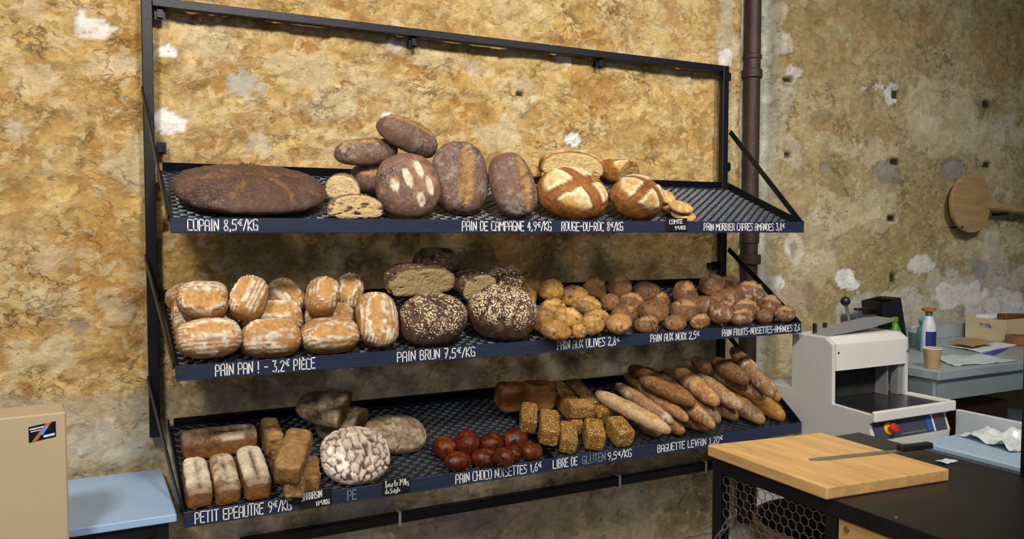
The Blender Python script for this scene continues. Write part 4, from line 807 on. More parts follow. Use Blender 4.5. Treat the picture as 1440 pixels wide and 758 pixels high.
def bread(kind, size, seed, pal=None, name=None, parent=None, **kw):
    L, Wd, H = size; rng = np.random.RandomState(seed); half = kw.get('half', False)
    big = max(L, Wd)
    st = dict(copain=(92, 84, 2.3, 2.1, 2.1, .42), camp=(72, 60, 2.5, 2.2, 3, .36), diamond=(72, 64, 2.2, 2.1, 3, .34), roc=(84, 72, 2.3, 2.2, 3.2, .36), pan=(64, 56, 2.7, 2.4, 3, .40),
              brun=(84, 76, 2.5, 2.5, 3.2, .42), tourte=(96, 88, 2.3, 2.6, 3.2, .40), rye=(64, 56, 2.3, 2.3, 3.2, .38), roll=(40, 34, 1.9, 2.0, 2.8, .38), choco=(36, 32, 2.2, 2.1, 3, .4),
              tin=(60, 48, 6.5, 3.2, 7, .6), sarr=(52, 44, 7, 4.5, 7, .62), bar=(44, 36, 8, 5.5, 7, .55), baguette=(72, 28, 2.6, 2.1, 2.8, .40), flat=(30, 28, 2.4, 2.6, 2.6, .48))[kind]
    nx, nr, pe, ce, cb, fb = st
    if half: nx = nx * 2 // 3
    P = rings(L, Wd, H, nx, nr, pe, ce, cb, fb, half)
    if kind == 'baguette':
        t = P[:, :, 0] / (L / 2); P[:, :, 1] += kw.get('bend', 0) * (1 - t ** 2)
        k = 1 - .12 * np.abs(t) ** 2; P[:, :, 1] = (P[:, :, 1]) * k
    if kind in ('roll', 'choco', 'camp', 'pan', 'flat', 'rye', 'brun', 'roc'):    # no two the same outline
        q = P.reshape(-1, 3) / np.array([L, Wd, H]); P = P * (1 + (.13 if kind == 'roll' else .07) * (vn(q, 1.7, seed + 5) + (.5 * vn(q, 3.6, seed + 15) if kind == 'roll' else 0)).reshape(P.shape[:2]))[..., None]
    nrm = normals(P); n = len(P) * nr
    p = P.reshape(-1, 3); nz = nrm.reshape(-1, 3)[:, 2]; x, y, z = p[:, 0], p[:, 1], p[:, 2]
    if half: x = x - L / 2
    top = sm(nz, -.15, .35); sp = p + seed * 3.17
    f1 = fbm(sp, 2.2 / big * 1.0, 4, seed); f2 = fbm(sp, 6 / big, 4, seed + 1); f3 = fbm(sp, 16 / big, 3, seed + 2); f4 = vn(sp, 40 / big, seed + 3)
    base, dark, flour, inner = (lin(h) for h in PAL[pal or {'diamond': 'camp', 'roll': 'olive', 'bar': 'grain', 'baguette': 'bag'}.get(kind, kind)])
    c = mix(np.tile(base, (n, 1)), dark, sm(f1 + .6 * f2, .0, .5)); d = .012 * big * f1 * .5 + .006 * big * f2 + .002 * big * f3
    tone = rng.uniform(.78, 1.14) if kind in ('roll', 'baguette', 'bar', 'choco') else rng.uniform(.92, 1.08)
    aux = np.zeros((n, 2)); aux[:, 1] = .62; aux[:, 0] = {'copain': .35, 'camp': .75, 'diamond': .6, 'tin': .5, 'baguette': .45, 'roll': .25, 'pan': .3, 'rye': .5}.get(kind, 0) * np.clip(top * (.55 + 1.2 * f1), 0, 1)
    def cut(x0, y0, x1, y1, w, depth, rim=.6, bow=0, colr=None, ear=1):
        nonlocal c, d
        s, t = lens(x, y + (.7 if kind == 'pan' else .3) * w * f2 + (.15 * w * f3 if kind == 'pan' else 0), x0, y0, x1, y1, w, bow); a = np.abs(s); ins = (1 - sm(a, .8, 1.05)) * top
        d = d + ins * (-depth * (.6 + .4 * np.cos(np.clip(s, -1, 1) * math.pi)) + depth * .9 * f3 + depth * .6 * f4) + ear * depth * rim * np.exp(-((s - 1.15) / .22) ** 2) * top + .5 * depth * rim * np.exp(-((s + 1.15) / .2) ** 2) * top
        cc = mix(np.tile(colr if colr is not None else inner, (n, 1)), dark, sm(f3 + .6 * f4, .15, .6) * .55)
        c = np.where(ins[:, None] > 0, mix(c, cc, ins), c)
        return s, ins
    if kind == 'copain':
        c = mix(c, flour, sm(f2 + f3, .1, .7) * .35 * top)
        for sx, sy, ex, ey, b in ((-.46, -.02, .47, .08, -.02), (-.02, .47, .10, .02, .01), (.02, .0, .20, -.44, .05), (-.34, .30, -.10, .06, -.03), (-.08, -.10, -.2, -.4, .03)):
            cut(sx * L, sy * Wd, ex * L, ey * Wd, .012, .011, .9, b * L)
        d += .004 * f3
    elif kind == 'camp':
        c = mix(c, flour, sm(f2 + .7 * f3 + .25 * f4, .05, .6) * .55 * top); c = mix(c, lin('#a8906f'), sm(vn(sp, 9 / big, seed + 8), .4, .8) * .35 * top)
        cut(-.43 * L, .04 * Wd, .42 * L, -.06 * Wd, .15 * Wd, .008, .7, .03 * Wd)
    elif kind == 'diamond':
        c = mix(c, lin('#a5733f'), sm(f2, -.1, .4) * .6); c = mix(c, flour, sm(f3 + f2, .1, .7) * .4 * top)
        for sx, sy, ex, ey in ((-.14, .22, -.06, -.06), (.04, .36, .12, .10), (.20, .12, .28, -.16), (.06, -.10, .14, -.34), (-.32, .06, -.27, -.1)):
            s, ins = cut(sx * L, sy * Wd, ex * L, ey * Wd, .065 * L, .004, .6, 0, lin('#d6cab4'))
    elif kind == 'roc':
        c = mix(c, lin('#c98a48'), sm(f2, -.1, .4) * .5)
        u, v = x / L * 2, y / Wd * 2; w = u * .82 + v * .5 + .10 * f2; q = -u * .5 + v * .82 + .10 * f2
        g1, g2 = np.abs(w - .02), np.abs(q + .05); g3 = np.abs(w - .72)
        pad = sm(np.minimum(np.minimum(g1, g2), g3), .15, .21) * top * (1 - sm(u * u + v * v, .80, 1.0))
        edge = np.exp(-((np.minimum(np.minimum(g1, g2), g3) - .21) / .09) ** 2) * top * (1 - sm(u * u + v * v, .8, 1.0))
        c = mix(c, mix(np.tile(lin('#c79a5c'), (n, 1)), flour, np.clip(edge + .55 * sm(f3 + f2, -.1, .3), 0, 1)), pad)
        d += pad * .006 + edge * .004 + (1 - pad) * top * .004 * f3; c = mix(c, dark, np.exp(-((np.minimum(np.minimum(g1, g2), g3) - .14) / .02) ** 2) * .6 * top)
    elif kind == 'pan':
        off = rng.uniform(.05, .2) * Wd * (1 if seed % 3 else -1); lw = rng.uniform(.15, .23)
        stripes = .5 + .5 * np.sin((y - .15 * x * x / L) * 2 * math.pi / .0125 + 1.5 * f2)
        fl = sm(stripes * .8 + 1.1 * f2 + .4 * f3 + .5 * f1, .25, .95) * sm(nz + .3 * f2, .0, .5)
        c = mix(c, flour, fl * .85); d += .0012 * fl
        s, ins = cut(-.40 * L, off, .40 * L, off + rng.uniform(-.08, .08) * Wd, lw * Wd, .006, .5, .05 * Wd * (1 if seed % 2 else -1))
        ring = np.exp(-((np.abs(s) - 1.22) / .17) ** 2) * top; c = mix(c, flour, ring * .9); d += ring * .0045
        c = mix(c, lin('#d9a860'), ins * sm(f3, -.1, .4) * .5)
    elif kind == 'brun':
        big_n = fbm(sp, 5 / big, 3, seed + 21); cells = np.stack([rng.uniform(-.5, .5, 11) * L, rng.uniform(-.5, .5, 11) * Wd], 1)
        dd, _ = voro(np.stack([x + .02 * f2, y + .02 * f3], 1), cells); cr = 1 - sm(dd[:, 1] - dd[:, 0], .0, .018); cr *= top * sm(fbm(sp, 3 / big, 2, seed + 9), -.35, .1)
        d -= .012 * cr; c = mix(c, dark, cr * .8); d += .006 * big_n
        aux[:, 0] = np.clip(sm(nz, -.05, .4) * (.88 + .3 * f2) * (1 - cr * .9) * kw.get('seed_amt', 1.0) * (1 - .85 * sm(np.abs(x / L + .22 * f2 - kw.get('bare', .30)), .10, .0)), 0, 1)
        c = mix(c, flour, sm(f2 + f3, .1, .6) * .5)
    elif kind == 'tourte':
        cells = []
        for _ in range(900):
            q = rng.uniform(-.56, .56, 2) * (L, Wd)
            if all(np.hypot(*(q - r)) > .017 + .016 * rng.rand() for r in cells): cells.append(q)
            if len(cells) > 74: break
        wq = np.stack([x + .007 * f3 + .016 * f2, (y + .007 * fbm(sp, 16 / big, 2, seed + 31) + .016 * fbm(sp, 6 / big, 2, seed + 33))], 1); dd, ix = voro(wq, np.array(cells))
        g = dd[:, 1] - dd[:, 0]; wd = .0032 + .0072 * np.clip(.5 + .9 * fbm(sp, 4 / big, 2, seed + 41), 0, 1); cr = (1 - sm(g, .45 * wd, wd)) * sm(nz, -.1, .3)
        c = mix(np.tile(base, (n, 1)), flour, sm(f2 + f3 + rng.uniform(-.3, .3, len(cells))[ix], -.2, .3)); c = mix(c, lin('#b79f8c'), sm(f1, .05, .5) * .6)
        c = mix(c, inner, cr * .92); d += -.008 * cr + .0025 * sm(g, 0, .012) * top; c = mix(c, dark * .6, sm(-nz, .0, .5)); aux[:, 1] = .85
    elif kind == 'rye':
        sw = np.sin(np.hypot(x / L, y / Wd) * 16 + 3 * f2 + 2 * f1); ridge = np.abs(fbm(sp, 7 / big, 3, seed + 4)); cr = (1 - sm(ridge, 0, .09)) * top
        c = mix(c, flour, np.clip(sm(f2 + .5 * f3 + .3 * sw, -.1, .5) * .85 * kw.get('flour', 1) * top, 0, 1)); c = mix(c, inner, cr * .75); d += -.007 * cr + .003 * sw * top; aux[:, 1] = .8
    elif kind == 'roll':
        c = mix(c, flour, sm(f2 + .8 * f3, .1, .6) * kw.get('flour', .35) * top); c = mix(c, dark, sm(nz - .5 * f2, .25, .9) * kw.get('brown', .5) * 1.2); c = mix(c, dark, sm(np.abs(x / L * 2) + .3 * f2, .7, 1.0) * .5); d += .010 * big * f2 + .006 * big * f3
        if seed % 3 != 1: cut(-.38 * L, .06 * Wd, .36 * L, -.12 * Wd, .16 * Wd, .0075, 1.3)
        hole = sm(vn(sp, 12 / big, seed + 6), .58, .7) * top; d -= hole * .004; c = mix(c, lin('#2f1d10'), hole * .8); aux[:, 1] = .5
    elif kind == 'choco':
        d += .018 * big * fbm(sp, 9 / big, 2, seed + 7); bump = sm(vn(sp, 10 / big, seed + 6), .35, .6); d += .05 * big * bump * top * .5
        c = mix(c, flour, sm(vn(sp, 6 / big, seed), .1, .6) * .6 * top); c = mix(c, inner, bump * .8); aux[:, 1] = .26 + .12 * sm(f3, -.2, .4)
    elif kind == 'tin':
        top2 = sm(nz, .15, .55); crk, _t = lens(x, y + .10 * Wd * f2, -.42 * L, 0, .44 * L, .02 * Wd, kw.get('crack', .07) * Wd)
        c = mix(c, inner, sm(-z / H - .12, 0, .12) * .85); c = mix(c, flour, top2 * np.clip(.95 + .5 * f2 - kw.get('bare', .0) * sm(f1 + f2, -.3, .2), 0, 1))
        cr = np.exp(-(crk / .9) ** 2) * top2; d -= .011 * cr; c = mix(c, lin('#38231a'), cr * .95); c = mix(c, dark, sm(x / L * kw.get('brown_end', -1) - .22 + .1 * f2, 0, .2) * .7 * top2)
        d += .004 * f2
    elif kind == 'sarr':
        cr = (1 - sm(np.abs(fbm(sp, 4.5 / big, 3, seed + 4)), 0, .05)) * top; c = mix(c, inner, cr * .8); d += -.006 * cr + .005 * f2; c = mix(c, flour, sm(f2 - f3, .1, .5) * .6)
    elif kind == 'bar':
        d = .0020 * f2 + .0016 * f3 + .001 * f4; aux[:, 0] = np.clip(.62 + .5 * f2, 0, 1) * (1 - .6 * sm(-nz, .1, .5)); c = mix(c, inner, sm(f3, .1, .5) * .6)
    elif kind == 'baguette':
        c = mix(c, flour, sm(f2 * .7 + .8 * fbm(sp, 9 / .1, 3, seed + 8) + .12, .0, .55) * kw.get('flour', .45) * top)
        tt = np.abs(x / L * 2); c = mix(c, inner, sm(tt, .82, 1.0) * .5)
        for k in range(kw.get('cuts', 4)):
            xc = (-.36 + .72 * (k + .5) / kw.get('cuts', 4)) * L; l = .095 * L
            cut(xc - l, -.13 * Wd, xc + l, .13 * Wd, .16 * Wd, .004, .9)
        d = d * .55 + .003 * fbm(sp, 30, 2, seed)
    elif kind == 'flat':
        c = mix(c, flour, sm(f2 + f3, .0, .5) * .6)
    if pal == 'gtin': aux[:, 0] = 0
    c = c * tone
    Q = (P.reshape(-1, 3) + nrm.reshape(-1, 3) * d[:, None])
    mt = {'brun': 'seeded', 'bar': 'grain'}.get(kind, 'crust')
    o = shell(name or 'bread_loaf', Q.reshape(P.shape), c, aux, M[mt])
    if half:       # the cut face: an uneven crumb with a thin crust edge
        ring = Q.reshape(P.shape)[-1]; cen = ring.mean(0); K = 12; V = []; F = []
        for k in range(K + 1):
            f = 1 - k / K; V.append(cen + (ring - cen) * max(f, .02))
        V = np.array(V).reshape(-1, 3); s = V + seed
        hole = sm(fbm(s * np.array([1, .55, 1.6]), 55, 3, seed + 3), kw.get('hole', .28), kw.get('hole', .28) + .18); fr = np.repeat(np.linspace(0, 1, K + 1), nr)
        inn = sm(fr, .04, .16)
        V[:, 0] += .0035 + .002 * vn(s, 70, seed) - hole * .009 * inn - (1 - inn) * .0030
        cc = lin(kw.get('crumb', '#d3b98a')); c3 = np.tile(cc, (len(V), 1)) * (1 + .10 * fbm(s, 30, 3, seed))[:, None]; c3 = mix(c3, cc * .42, hole * inn); c3 = mix(c3, lin('#7a5230'), (1 - sm(fr, .02, .09)) * .9)
        I = np.arange((K + 1) * nr).reshape(K + 1, nr); J = np.roll(I, -1, 1)
        F = np.stack([I[:-1], J[:-1], J[1:], I[1:]], -1).reshape(-1, 4).tolist() + [I[-1].tolist()]
        cr = mesh('crumb', V, F, M['crumb'], o, c3, np.zeros((len(V), 2)), True); cr.matrix_parent_inverse = Matrix.Identity(4); cr['label'] = 'pale open crumb of the cut face'
    return o
def place_bread(o, k, uvn, ypr):
    f = tframe(k).to_4x4(); f.translation = tp(k, *uvn)
    y, p, r = (R(a) for a in ypr)
    o.matrix_world = f @ (Matrix.Rotation(y, 4, 'Z') @ Matrix.Rotation(p, 4, 'Y') @ Matrix.Rotation(r, 4, 'X'))
    return o
def loaf(kind, k, uvn, ypr, size, seed, name, label, cat='bread', group=None, sc=1, **kw):
    o = bread(kind, size, seed, name=name, **kw); place_bread(o, k, uvn, ypr); o.matrix_world = o.matrix_world @ Matrix.Scale(sc, 4); tag(o, label, cat, group); return o
loaf('copain', 1, (0.297, 0.3462, 0.0588), (3.0, 0.0, 4.0), (0.5038, 0.3599, 0.1008), 11, 'round_loaf', 'giant flat dark brown round loaf with a crossed score on the top tray', 'bread', 'loaves on the top tray')
loaf('camp', 1, (0.7591, 0.249, 0.0758), (10.0, 0.0, 50.0), (0.1614, 0.1291, 0.1184), 12, 'bread_loaf', 'purple-brown loaf wedged behind the dusted round loaf and cut crumb pieces', 'bread', 'loaves on the top tray')
loaf('diamond', 1, (0.8214, 0.4613, 0.1205), (0.0, 0.0, 62.0), (0.258, 0.2553, 0.1141), 13, 'round_loaf', 'propped-up round loaf with white floury diamond slashes above the price writing', 'bread', 'loaves on the top tray', sc=0.94)
loaf('camp', 1, (0.6246, 0.4571, 0.0427), (-92.0, -12.0, 0.0), (0.0837, 0.2067, 0.0886), 14, 'half_loaf', 'cut half loaf with a wide open holey crumb lying beside the giant round loaf', 'bread', 'loaves on the top tray', sc=0.94, half=True, crumb='#d2b684', hole=0.2)
loaf('camp', 1, (0.6256, 0.3209, 0.0649), (-112.0, -8.0, -8.0), (0.0978, 0.1286, 0.0978), 15, 'half_loaf', 'cut loaf end with a small smooth crumb stacked behind the holey half loaf', 'bread', 'loaves on the top tray', half=True, crumb='#d9bf90', hole=0.5)
loaf('camp', 1, (1.0528, 0.3906, 0.1385), (92.0, -62.0, 0.0), (0.297, 0.2399, 0.1142), 16, 'bread_loaf', 'upright purple-brown loaf with one long straight tan slash', 'bread', 'loaves on the top tray', sc=0.94)
loaf('camp', 1, (1.2557, 0.4347, 0.1243), (114.0, -56.0, 0.0), (0.254, 0.2021, 0.1155), 17, 'bread_loaf', 'floury purple-brown loaf with a slanting tan slash next to the caramel round loaf', 'bread', 'loaves on the top tray')
loaf('camp', 1, (0.7172, 0.2583, 0.1796), (4.0, -4.0, 10.0), (0.243, 0.1057, 0.0845), 18, 'bread_loaf', 'dark slim loaf lying at the far end of the pile above the crumb pieces', 'bread', 'loaves on the top tray')
loaf('camp', 1, (0.8601, 0.2841, 0.2562), (-4.0, 19.0, 14.0), (0.2744, 0.1478, 0.1161), 19, 'bread_loaf', 'topmost slim loaf tilted across the pile above the floury diamond loaf', 'bread', 'loaves on the top tray', sc=0.88)
loaf('roc', 1, (1.5246, 0.4385, 0.1024), (-8.0, 4.0, 30.0), (0.305, 0.2288, 0.1525), 20, 'round_loaf', 'caramel round loaf with a white patch at its upper edge under the crumb half', 'bread', 'loaves on the top tray', sc=0.94)
loaf('roc', 1, (1.8385, 0.4458, 0.0958), (14.0, 4.0, 28.0), (0.2673, 0.2005, 0.1519), 21, 'round_loaf', 'caramel round loaf with pale side pads beside the small flat breads', 'bread', 'loaves on the top tray', sc=0.94)
loaf('roc', 1, (1.5821, 0.2507, 0.1683), (-96.0, -10.0, 0.0), (0.1286, 0.2747, 0.0993), 22, 'half_loaf', 'half loaf with a pale domed crumb face crowning the caramel round loaves', 'bread', 'loaves on the top tray', half=True, crumb='#cdb27e', hole=0.5)
loaf('roc', 1, (1.8293, 0.2447, 0.1454), (-66.0, -6.0, -4.0), (0.1694, 0.1754, 0.1028), 23, 'half_loaf', 'half loaf with a duller brown crumb face behind the two caramel rounds', 'bread', 'loaves on the top tray', half=True, crumb='#a88d5e', hole=0.34)
loaf('flat', 1, (1.4343, 0.22, 0.1182), (-20.0, 0.0, 8.0), (0.1005, 0.0768, 0.0443), 24, 'flat_roll', 'small pale bread peeking out between the slanting loaf and the crumb half', 'bread', 'loaves on the top tray')
loaf('flat', 1, (2.083, 0.4737, 0.0233), (10.0, 0.0, 10.0), (0.112, 0.0943, 0.0354), 25, 'flat_roll', 'lowest small golden flat bread at the tray edge beside the caramel round', 'bread', 'small flat breads on the top tray')
loaf('flat', 1, (2.0583, 0.4673, 0.0595), (-5.0, 0.0, 8.0), (0.1101, 0.0979, 0.0306), 26, 'flat_roll', 'small cream flat bread second from the bottom of its little stack', 'bread', 'small flat breads on the top tray')
loaf('flat', 1, (2.0916, 0.3704, 0.0263), (8.0, 0.0, 14.0), (0.1114, 0.0928, 0.0371), 27, 'flat_roll', 'small golden flat bread third up in the stack beside the caramel round', 'bread', 'small flat breads on the top tray')
loaf('flat', 1, (2.0466, 0.36, 0.0659), (-8.0, 0.0, 22.0), (0.0994, 0.087, 0.0311), 28, 'flat_roll', 'uppermost small cream flat bread behind the caramel round loaf', 'bread', 'small flat breads on the top tray')
loaf('pan', 2, (0.1316, 0.4906, 0.0972), (3.0, 0.0, 46.0), (0.2085, 0.132, 0.1112), 29, 'bread_loaf', 'floury slashed loaf at the lettering, first of the front row', 'bread', 'floury slashed loaves on the middle tray', sc=0.94)
loaf('pan', 2, (0.1404, 0.3551, 0.0738), (2.0, 0.0, 40.0), (0.2125, 0.1401, 0.1111), 30, 'bread_loaf', 'floury slashed loaf mostly hidden behind the first of the front row', 'bread', 'floury slashed loaves on the middle tray')
loaf('pan', 2, (0.3293, 0.4649, 0.0684), (-3.0, 0.0, 44.0), (0.2067, 0.1298, 0.1106), 31, 'bread_loaf', 'floury slashed loaf with a dark split under its slash, second of the front row', 'bread', 'floury slashed loaves on the middle tray', sc=0.94)
loaf('pan', 2, (0.361, 0.3349, 0.0746), (3.0, 0.0, 36.0), (0.2159, 0.1406, 0.1155), 32, 'bread_loaf', 'floury slashed loaf mostly hidden behind the second of the front row', 'bread', 'floury slashed loaves on the middle tray')
loaf('pan', 2, (0.5339, 0.4582, 0.0667), (2.0, 0.0, 36.0), (0.2084, 0.134, 0.1092), 33, 'bread_loaf', 'smooth browner slashed loaf in front, third of the front row', 'bread', 'floury slashed loaves on the middle tray', sc=0.94)
loaf('pan', 2, (0.5618, 0.3355, 0.064), (-3.0, 0.0, 30.0), (0.2057, 0.1337, 0.1131), 34, 'bread_loaf', 'floury slashed loaf mostly hidden behind the smooth browner front loaf', 'bread', 'floury slashed loaves on the middle tray', sc=0.88)
loaf('pan', 2, (0.7059, 0.4425, 0.1069), (86.0, -48.0, 0.0), (0.208, 0.156, 0.1092), 35, 'bread_loaf', 'floury slashed loaf standing on end beside the oat covered loaf', 'bread', 'floury slashed loaves on the middle tray', sc=0.94)
loaf('pan', 2, (0.1215, 0.3934, 0.1884), (-6.0, 0.0, 26.0), (0.1585, 0.12, 0.1056), 36, 'bread_loaf', 'smooth tan loaf in the upper row closest to the rack post', 'bread', 'floury slashed loaves on the middle tray')
loaf('pan', 2, (0.2718, 0.3659, 0.1764), (58.0, -30.0, 6.0), (0.1619, 0.1177, 0.103), 37, 'bread_loaf', 'loaf with a bright flour stripe, second of the upper row of slashed loaves', 'bread', 'floury slashed loaves on the middle tray')
loaf('pan', 2, (0.4426, 0.1931, 0.0945), (126.0, -26.0, 0.0), (0.1553, 0.1203, 0.1052), 38, 'bread_loaf', 'loaf with a flour stripe leaning the other way in the upper row', 'bread', 'floury slashed loaves on the middle tray')
loaf('pan', 2, (0.5239, 0.3529, 0.1674), (72.0, -28.0, 0.0), (0.1482, 0.1125, 0.1022), 39, 'bread_loaf', 'browner loaf on end in the upper row above the smooth front loaf', 'bread', 'floury slashed loaves on the middle tray')
loaf('pan', 2, (0.6579, 0.2375, 0.1209), (68.0, -28.0, 0.0), (0.1511, 0.1094, 0.1042), 40, 'bread_loaf', 'small striped loaf ending the upper row next to the dark crusted half loaf', 'bread', 'floury slashed loaves on the middle tray')
loaf('pan', 2, (0.0901, 0.0956, 0.0627), (20.0, 0.0, 20.0), (0.1089, 0.0891, 0.0792), 41, 'bread_loaf', 'golden loaf end tucked behind the upper row against the rack post', 'bread', 'floury slashed loaves on the middle tray')
loaf('pan', 2, (0.0837, 0.2181, 0.0538), (84.0, -10.0, -20.0), (0.133, 0.0808, 0.0855), 42, 'bread_loaf', 'loaf squeezed endways between the front row and the tray side', 'bread', 'floury slashed loaves on the middle tray')
loaf('brun', 2, (0.9183, 0.4359, 0.0993), (4.0, 0.0, 22.0), (0.2738, 0.204, 0.1772), 43, 'round_loaf', 'dark oat covered loaf with a bare cracked flank beside the floury standing loaf', 'bread', 'dark oat covered loaves on the middle tray', sc=0.94, bare=-0.4, seed_amt=0.8)
loaf('brun', 2, (1.2096, 0.4211, 0.1065), (-12.0, 0.0, 22.0), (0.2687, 0.2071, 0.1792), 44, 'round_loaf', 'dark loaf thickly covered with pale oats next to the golden rolls', 'bread', 'dark oat covered loaves on the middle tray', bare=0.42, seed_amt=0.95)
loaf('brun', 2, (0.8903, 0.2914, 0.2064), (-88.0, -4.0, 0.0), (0.1391, 0.2675, 0.107), 45, 'half_loaf', 'larger cut half of dark loaf with grey-brown crumb resting on the oat loaves', 'bread', 'dark oat covered loaves on the middle tray', half=True, crumb='#a58f68', hole=0.42, seed_amt=0.1)
loaf('brun', 2, (1.1583, 0.225, 0.1491), (-82.0, -4.0, 0.0), (0.1441, 0.1552, 0.0998), 46, 'half_loaf', 'smaller cut half of dark loaf with grey-brown crumb resting on the oat loaves', 'bread', 'dark oat covered loaves on the middle tray', half=True, crumb='#a8926a', hole=0.42, seed_amt=0.1)
loaf('brun', 2, (1.0264, 0.17, 0.2152), (6.0, 0.0, 10.0), (0.1971, 0.1239, 0.0901), 47, 'bread_loaf', 'almost black crusty loaf at the very top of the dark pile', 'bread', 'dark oat covered loaves on the middle tray', seed_amt=0.08)
loaf('brun', 2, (1.3369, 0.1944, 0.1208), (6.0, 0.0, 12.0), (0.1669, 0.1549, 0.1192), 48, 'round_loaf', 'oat covered loaf half hidden behind the thickly oated front loaf', 'bread', 'dark oat covered loaves on the middle tray', seed_amt=0.7)
loaf('roll', 2, (1.5122, 0.0718, 0.0524), (4.0, 0.0, 15.0), (0.1791, 0.0958, 0.0799), 49, 'bread_roll', 'long dark golden roll at the back edge beside the oat loaf', 'bread roll', 'golden olive rolls on the middle tray', pal='olive', flour=0.35, brown=0.35)
loaf('roll', 2, (1.4511, 0.17, 0.0446), (20.0, 0.0, 15.0), (0.1311, 0.0947, 0.0789), 50, 'bread_roll', 'golden roll peeking over the oat loaf under the long dark one', 'bread roll', 'golden olive rolls on the middle tray', pal='olive', flour=0.35, brown=0.35)
loaf('roll', 2, (1.5657, 0.19, 0.0779), (-10.0, 0.0, 15.0), (0.1189, 0.1028, 0.0857), 51, 'bread_roll', 'dark topped golden roll in the back row of the olive rolls', 'bread roll', 'golden olive rolls on the middle tray', pal='olive', flour=0.35, brown=0.35)
loaf('roll', 2, (1.6881, 0.1823, 0.0515), (-20.0, 0.0, 15.0), (0.141, 0.1045, 0.0871), 52, 'bread_roll', 'bright golden roll at the back with a pale blister', 'bread roll', 'golden olive rolls on the middle tray', pal='olive', flour=0.35, brown=0.35)
loaf('roll', 2, (1.5261, 0.29, 0.0426), (12.0, 0.0, 15.0), (0.1481, 0.093, 0.0775), 53, 'bread_roll', 'golden roll lying over the front olive rolls, split on top', 'bread roll', 'golden olive rolls on the middle tray', pal='olive', flour=0.35, brown=0.35)
loaf('roll', 2, (1.7013, 0.28, 0.043), (-14.0, 0.0, 15.0), (0.1389, 0.0845, 0.0704), 54, 'bread_roll', 'golden roll with a black olive at its tip, in the middle row', 'bread roll', 'golden olive rolls on the middle tray', pal='olive', flour=0.35, brown=0.35)
loaf('roll', 2, (1.4041, 0.4242, 0.0574), (60.0, 0.0, 15.0), (0.104, 0.1156, 0.0963), 55, 'bread_roll', 'stubby golden roll touching the oat loaf', 'bread roll', 'golden olive rolls on the middle tray', pal='olive', flour=0.35, brown=0.35)
loaf('roll', 2, (1.5251, 0.416, 0.0526), (-34.0, 0.0, 15.0), (0.1371, 0.1108, 0.0923), 56, 'bread_roll', 'slanting golden roll with a brown floury end in the middle of the olive rolls', 'bread roll', 'golden olive rolls on the middle tray', sc=0.94, pal='olive', flour=0.35, brown=0.35)
loaf('roll', 2, (1.6542, 0.4321, 0.0508), (10.0, 0.0, 15.0), (0.1229, 0.1006, 0.0838), 57, 'bread_roll', 'golden roll behind the last front olive roll', 'bread roll', 'golden olive rolls on the middle tray', pal='olive', flour=0.35, brown=0.35)
loaf('roll', 2, (1.3942, 0.5405, 0.0726), (-8.0, 0.0, 15.0), (0.1313, 0.0796, 0.0663), 58, 'bread_roll', 'pale golden roll with a dark olive hole at the tray lip', 'bread roll', 'golden olive rolls on the middle tray', pal='olive', flour=0.35, brown=0.35)
loaf('roll', 2, (1.498, 0.5467, 0.063), (40.0, 0.0, 15.0), (0.0751, 0.0667, 0.0556), 59, 'bread_roll', 'tiny pale golden roll squeezed between two front olive rolls', 'bread roll', 'golden olive rolls on the middle tray', sc=0.94, pal='olive', flour=0.35, brown=0.35)
loaf('roll', 2, (1.5797, 0.5118, 0.0733), (0.0, 0.0, 15.0), (0.1097, 0.0812, 0.0677), 60, 'bread_roll', 'golden roll in front above the word olives', 'bread roll', 'golden olive rolls on the middle tray', pal='olive', flour=0.35, brown=0.35)
loaf('roll', 2, (1.7036, 0.5226, 0.0743), (-2.0, 0.0, 15.0), (0.1235, 0.0858, 0.0715), 61, 'bread_roll', 'last golden roll at the tray lip before a gap', 'bread roll', 'golden olive rolls on the middle tray', pal='olive', flour=0.35, brown=0.35)
loaf('roll', 2, (1.8356, 0.13, 0.0538), (70.0, 0.0, 15.0), (0.0973, 0.1081, 0.0901), 62, 'bread_roll', 'dull brown roll in shadow at the back beside the walnut rolls', 'bread roll', 'golden olive rolls on the middle tray', pal='olive', flour=0.35, brown=0.35)
loaf('roll', 2, (1.9446, 0.1581, 0.0724), (25.0, 0.0, 15.0), (0.139, 0.1158, 0.0965), 63, 'bread_roll', 'domed brown roll at the back, first of the walnut rolls', 'bread roll', 'brown walnut rolls on the middle tray', pal='noix', flour=0.4, brown=0.5)
loaf('roll', 2, (2.0939, 0.17, 0.0499), (-10.0, 0.0, 15.0), (0.1421, 0.1026, 0.0855), 64, 'bread_roll', 'long brown roll at the back of the walnut rolls', 'bread roll', 'brown walnut rolls on the middle tray', pal='noix', flour=0.4, brown=0.5)
loaf('roll', 2, (1.9409, 0.27, 0.044), (-18.0, 0.0, 15.0), (0.1297, 0.0986, 0.0822), 65, 'bread_roll', 'brown roll with a grey floury face in the middle of the walnut rolls', 'bread roll', 'brown walnut rolls on the middle tray', pal='noix', flour=0.4, brown=0.5)
loaf('roll', 2, (1.8166, 0.4019, 0.051), (80.0, 0.0, 15.0), (0.0921, 0.1097, 0.0914), 66, 'bread_roll', 'upright reddish brown roll beside the gap in front', 'bread roll', 'brown walnut rolls on the middle tray', pal='noix', flour=0.4, brown=0.5)
loaf('roll', 2, (1.9787, 0.3885, 0.0535), (-16.0, 0.0, 15.0), (0.1419, 0.1126, 0.0938), 67, 'bread_roll', 'floury light brown roll on top of the front walnut rolls', 'bread roll', 'brown walnut rolls on the middle tray', pal='noix', flour=0.4, brown=0.5)
